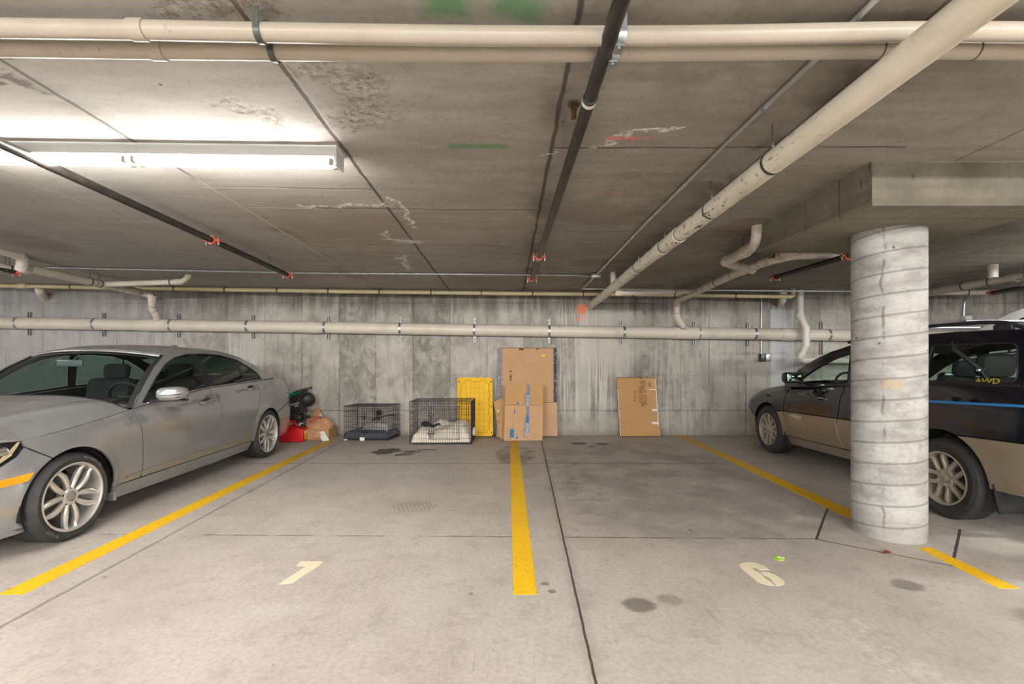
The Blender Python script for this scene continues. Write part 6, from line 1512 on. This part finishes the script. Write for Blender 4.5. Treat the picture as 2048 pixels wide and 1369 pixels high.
# open carton with paper bag, leaning flap and white sheet
cxa, cxb = flo(604, 879.5), flo(660, 878.5)
ct = thing('cardboard_box', 'low open cardboard carton under the brown paper bag beside the small crate', 'box', Vector(((cxa.x+cxb.x)/2, 7.72, 0)))
x0, x1, y0, y1, h_ = at(603, 870, 7.62).x, at(657, 870, 7.62).x, 7.62, 7.98, .175
m = MB(); t_ = .008
for c_, d_ in ((((x0+x1)/2, y0, h_/2), (x1-x0, t_, h_)), (((x0+x1)/2, y1, h_/2), (x1-x0, t_, h_)), ((x0, (y0+y1)/2, h_/2), (t_, y1-y0, h_)), ((x1, (y0+y1)/2, h_/2), (t_, y1-y0, h_)), (((x0+x1)/2, (y0+y1)/2, .004), (x1-x0, y1-y0, t_))): m.box(c_, d_)
m.build('box_body', CB2, ct)
MB().box(((x0+.10), y0-.006, .085), (.12, .003, .11)).build('paper_label', PAPER, ct)
Lf = Leaf(at(628, 842, 7.94), at(646, 833, 7.94), at(621, 826, 8.06), at(636, 814, 8.06))
m = Lf.slab([(0, -.2), (1.0, -.2), (1, 1), (0, 1)], .008); m.build('raised_flap', CB2, ct); Lf.rect(.05, -.15, .98, .30, .002).build('flap_label', PAPER, ct)
BAG = cloth('brown paper bag', (190, 142, 104), 12, .14)
rows = []
outl = [((612, 868), (655, 866)), ((607, 855), (660, 860)), ((606, 846), (662, 852)), ((610, 839), (659, 844)), ((619, 836), (652, 838)), ((634, 836), (640, 837))]
m = MB(); rows = []
for j, (a, b) in enumerate(outl):
    f_, r_ = [], []
    for i in range(15):
        u = i/14; p = at(a[0]+(b[0]-a[0])*u, a[1]+(b[1]-a[1])*u, 7.66); dp = .15*math.sqrt(max(0, 1-(2*u-1)**2))*(1-.12*j); wob_ = .016*nz(u, j*.2, 1.5)
        f_.append(p+Vector((0, -dp+.10+wob_, wob_))); r_.append(p+Vector((0, dp*.9+.12, 0)))
    rows.append(f_+r_[::-1][1:])
m.grid(rows)
bag = thing('paper_bag', 'crumpled brown paper grocery bag with red lettering slumped over the carton', 'paper bag', at(634, 868, 7.66))
m.build('bag_body', BAG, bag, angle=70, fixn=False)
dr = MB(); rows = []
for j in range(9):
    q = j/8; rows.append([at(613+(636-613)*u-6*q*(1-u)+(10*q*u if q < .6 else 6), 862+16*q+2*math.sin(u*9+q*4), 7.56-.035*math.sin(u*PI)+.012*nz(u, q, 2)) for u in [i/10 for i in range(11)]])
MB().grid(rows).build('bag_fold', BAG, bag, angle=70, fixn=False)
words('MARKET', 'bag_lettering', REDP, at(630.5, 839.5, 7.52), at(641, 834.5, 7.55)-at(620, 844, 7.55), Vector((.25, .2, 1)), .066, bag, sx=.85, bold=.0015)
words('FRESH', 'bag_lettering', REDP, at(626, 836, 7.54), at(641, 832, 7.55)-at(620, 840, 7.55), Vector((.25, .2, 1)), .034, bag, sx=.8)
Lw = Leaf(at(645, 883.2, 7.52), at(659, 881.5, 7.53), at(634.5, 865, 7.585), at(648, 862.5, 7.59))
for p in Lw.p: p.z = max(p.z, .004)
single(Lw.slab([(0, 0), (1, 0), (1, 1), (0, 1)], .004), 'paper_sheet', PAPER, 'white card sheet leaning on the open carton', 'paper')
# ---------------------------------------------------------------- litter on the floor
GRN = plain('lime packet', srgb(160, 212, 30), .5); PALE = plain('pale packet', srgb(222, 232, 206), .6)
p = [flo(*q) for q in ((1545, 1117), (1552, 1113.5), (1567, 1115.5), (1570, 1117), (1569.5, 1122.5), (1559, 1122.5), (1551, 1120))]
pk_ = thing('candy_wrapper', 'small lime green and white wrapper on the floor beyond the digit six', 'litter', flo(1558, 1118))
m = MB(); n = len(p); m.add([v+Vector((0, 0, .003+.006*(k % 2))) for k, v in enumerate(p)]+[v+Vector((0, 0, .0006)) for v in p], [tuple(range(n))]+[(i, n+i, n+(i+1) % n, (i+1) % n) for i in range(n)]); m.build('wrapper', GRN, pk_)
m = MB().add([flo(*q)+Vector((0, 0, .010)) for q in ((1554.5, 1116.2), (1568.5, 1118), (1569, 1122), (1554, 1120))], [(0, 1, 2, 3)]); m.build('white_panel', PALE, pk_)
c = flo(1776, 1110.5); rows = []
LEAFM = plain('dry leaf', srgb(120, 62, 40), .7, 0, .25, 40)
rows = [[c+Vector((-.03+.06*u, (v-.5)*.036*math.sin(PI*min(.98, max(.02, u)))+.008, .004+.020*abs(v-.5)*2*math.sin(PI*u)+.008*u)) for v in (0, .25, .5, .75, 1)] for u in [i/8 for i in range(9)]]
single(MB().grid(rows), 'dry_leaf', LEAFM, 'curled reddish brown dry leaf on the floor in front of the column', 'leaf', fixn=False)
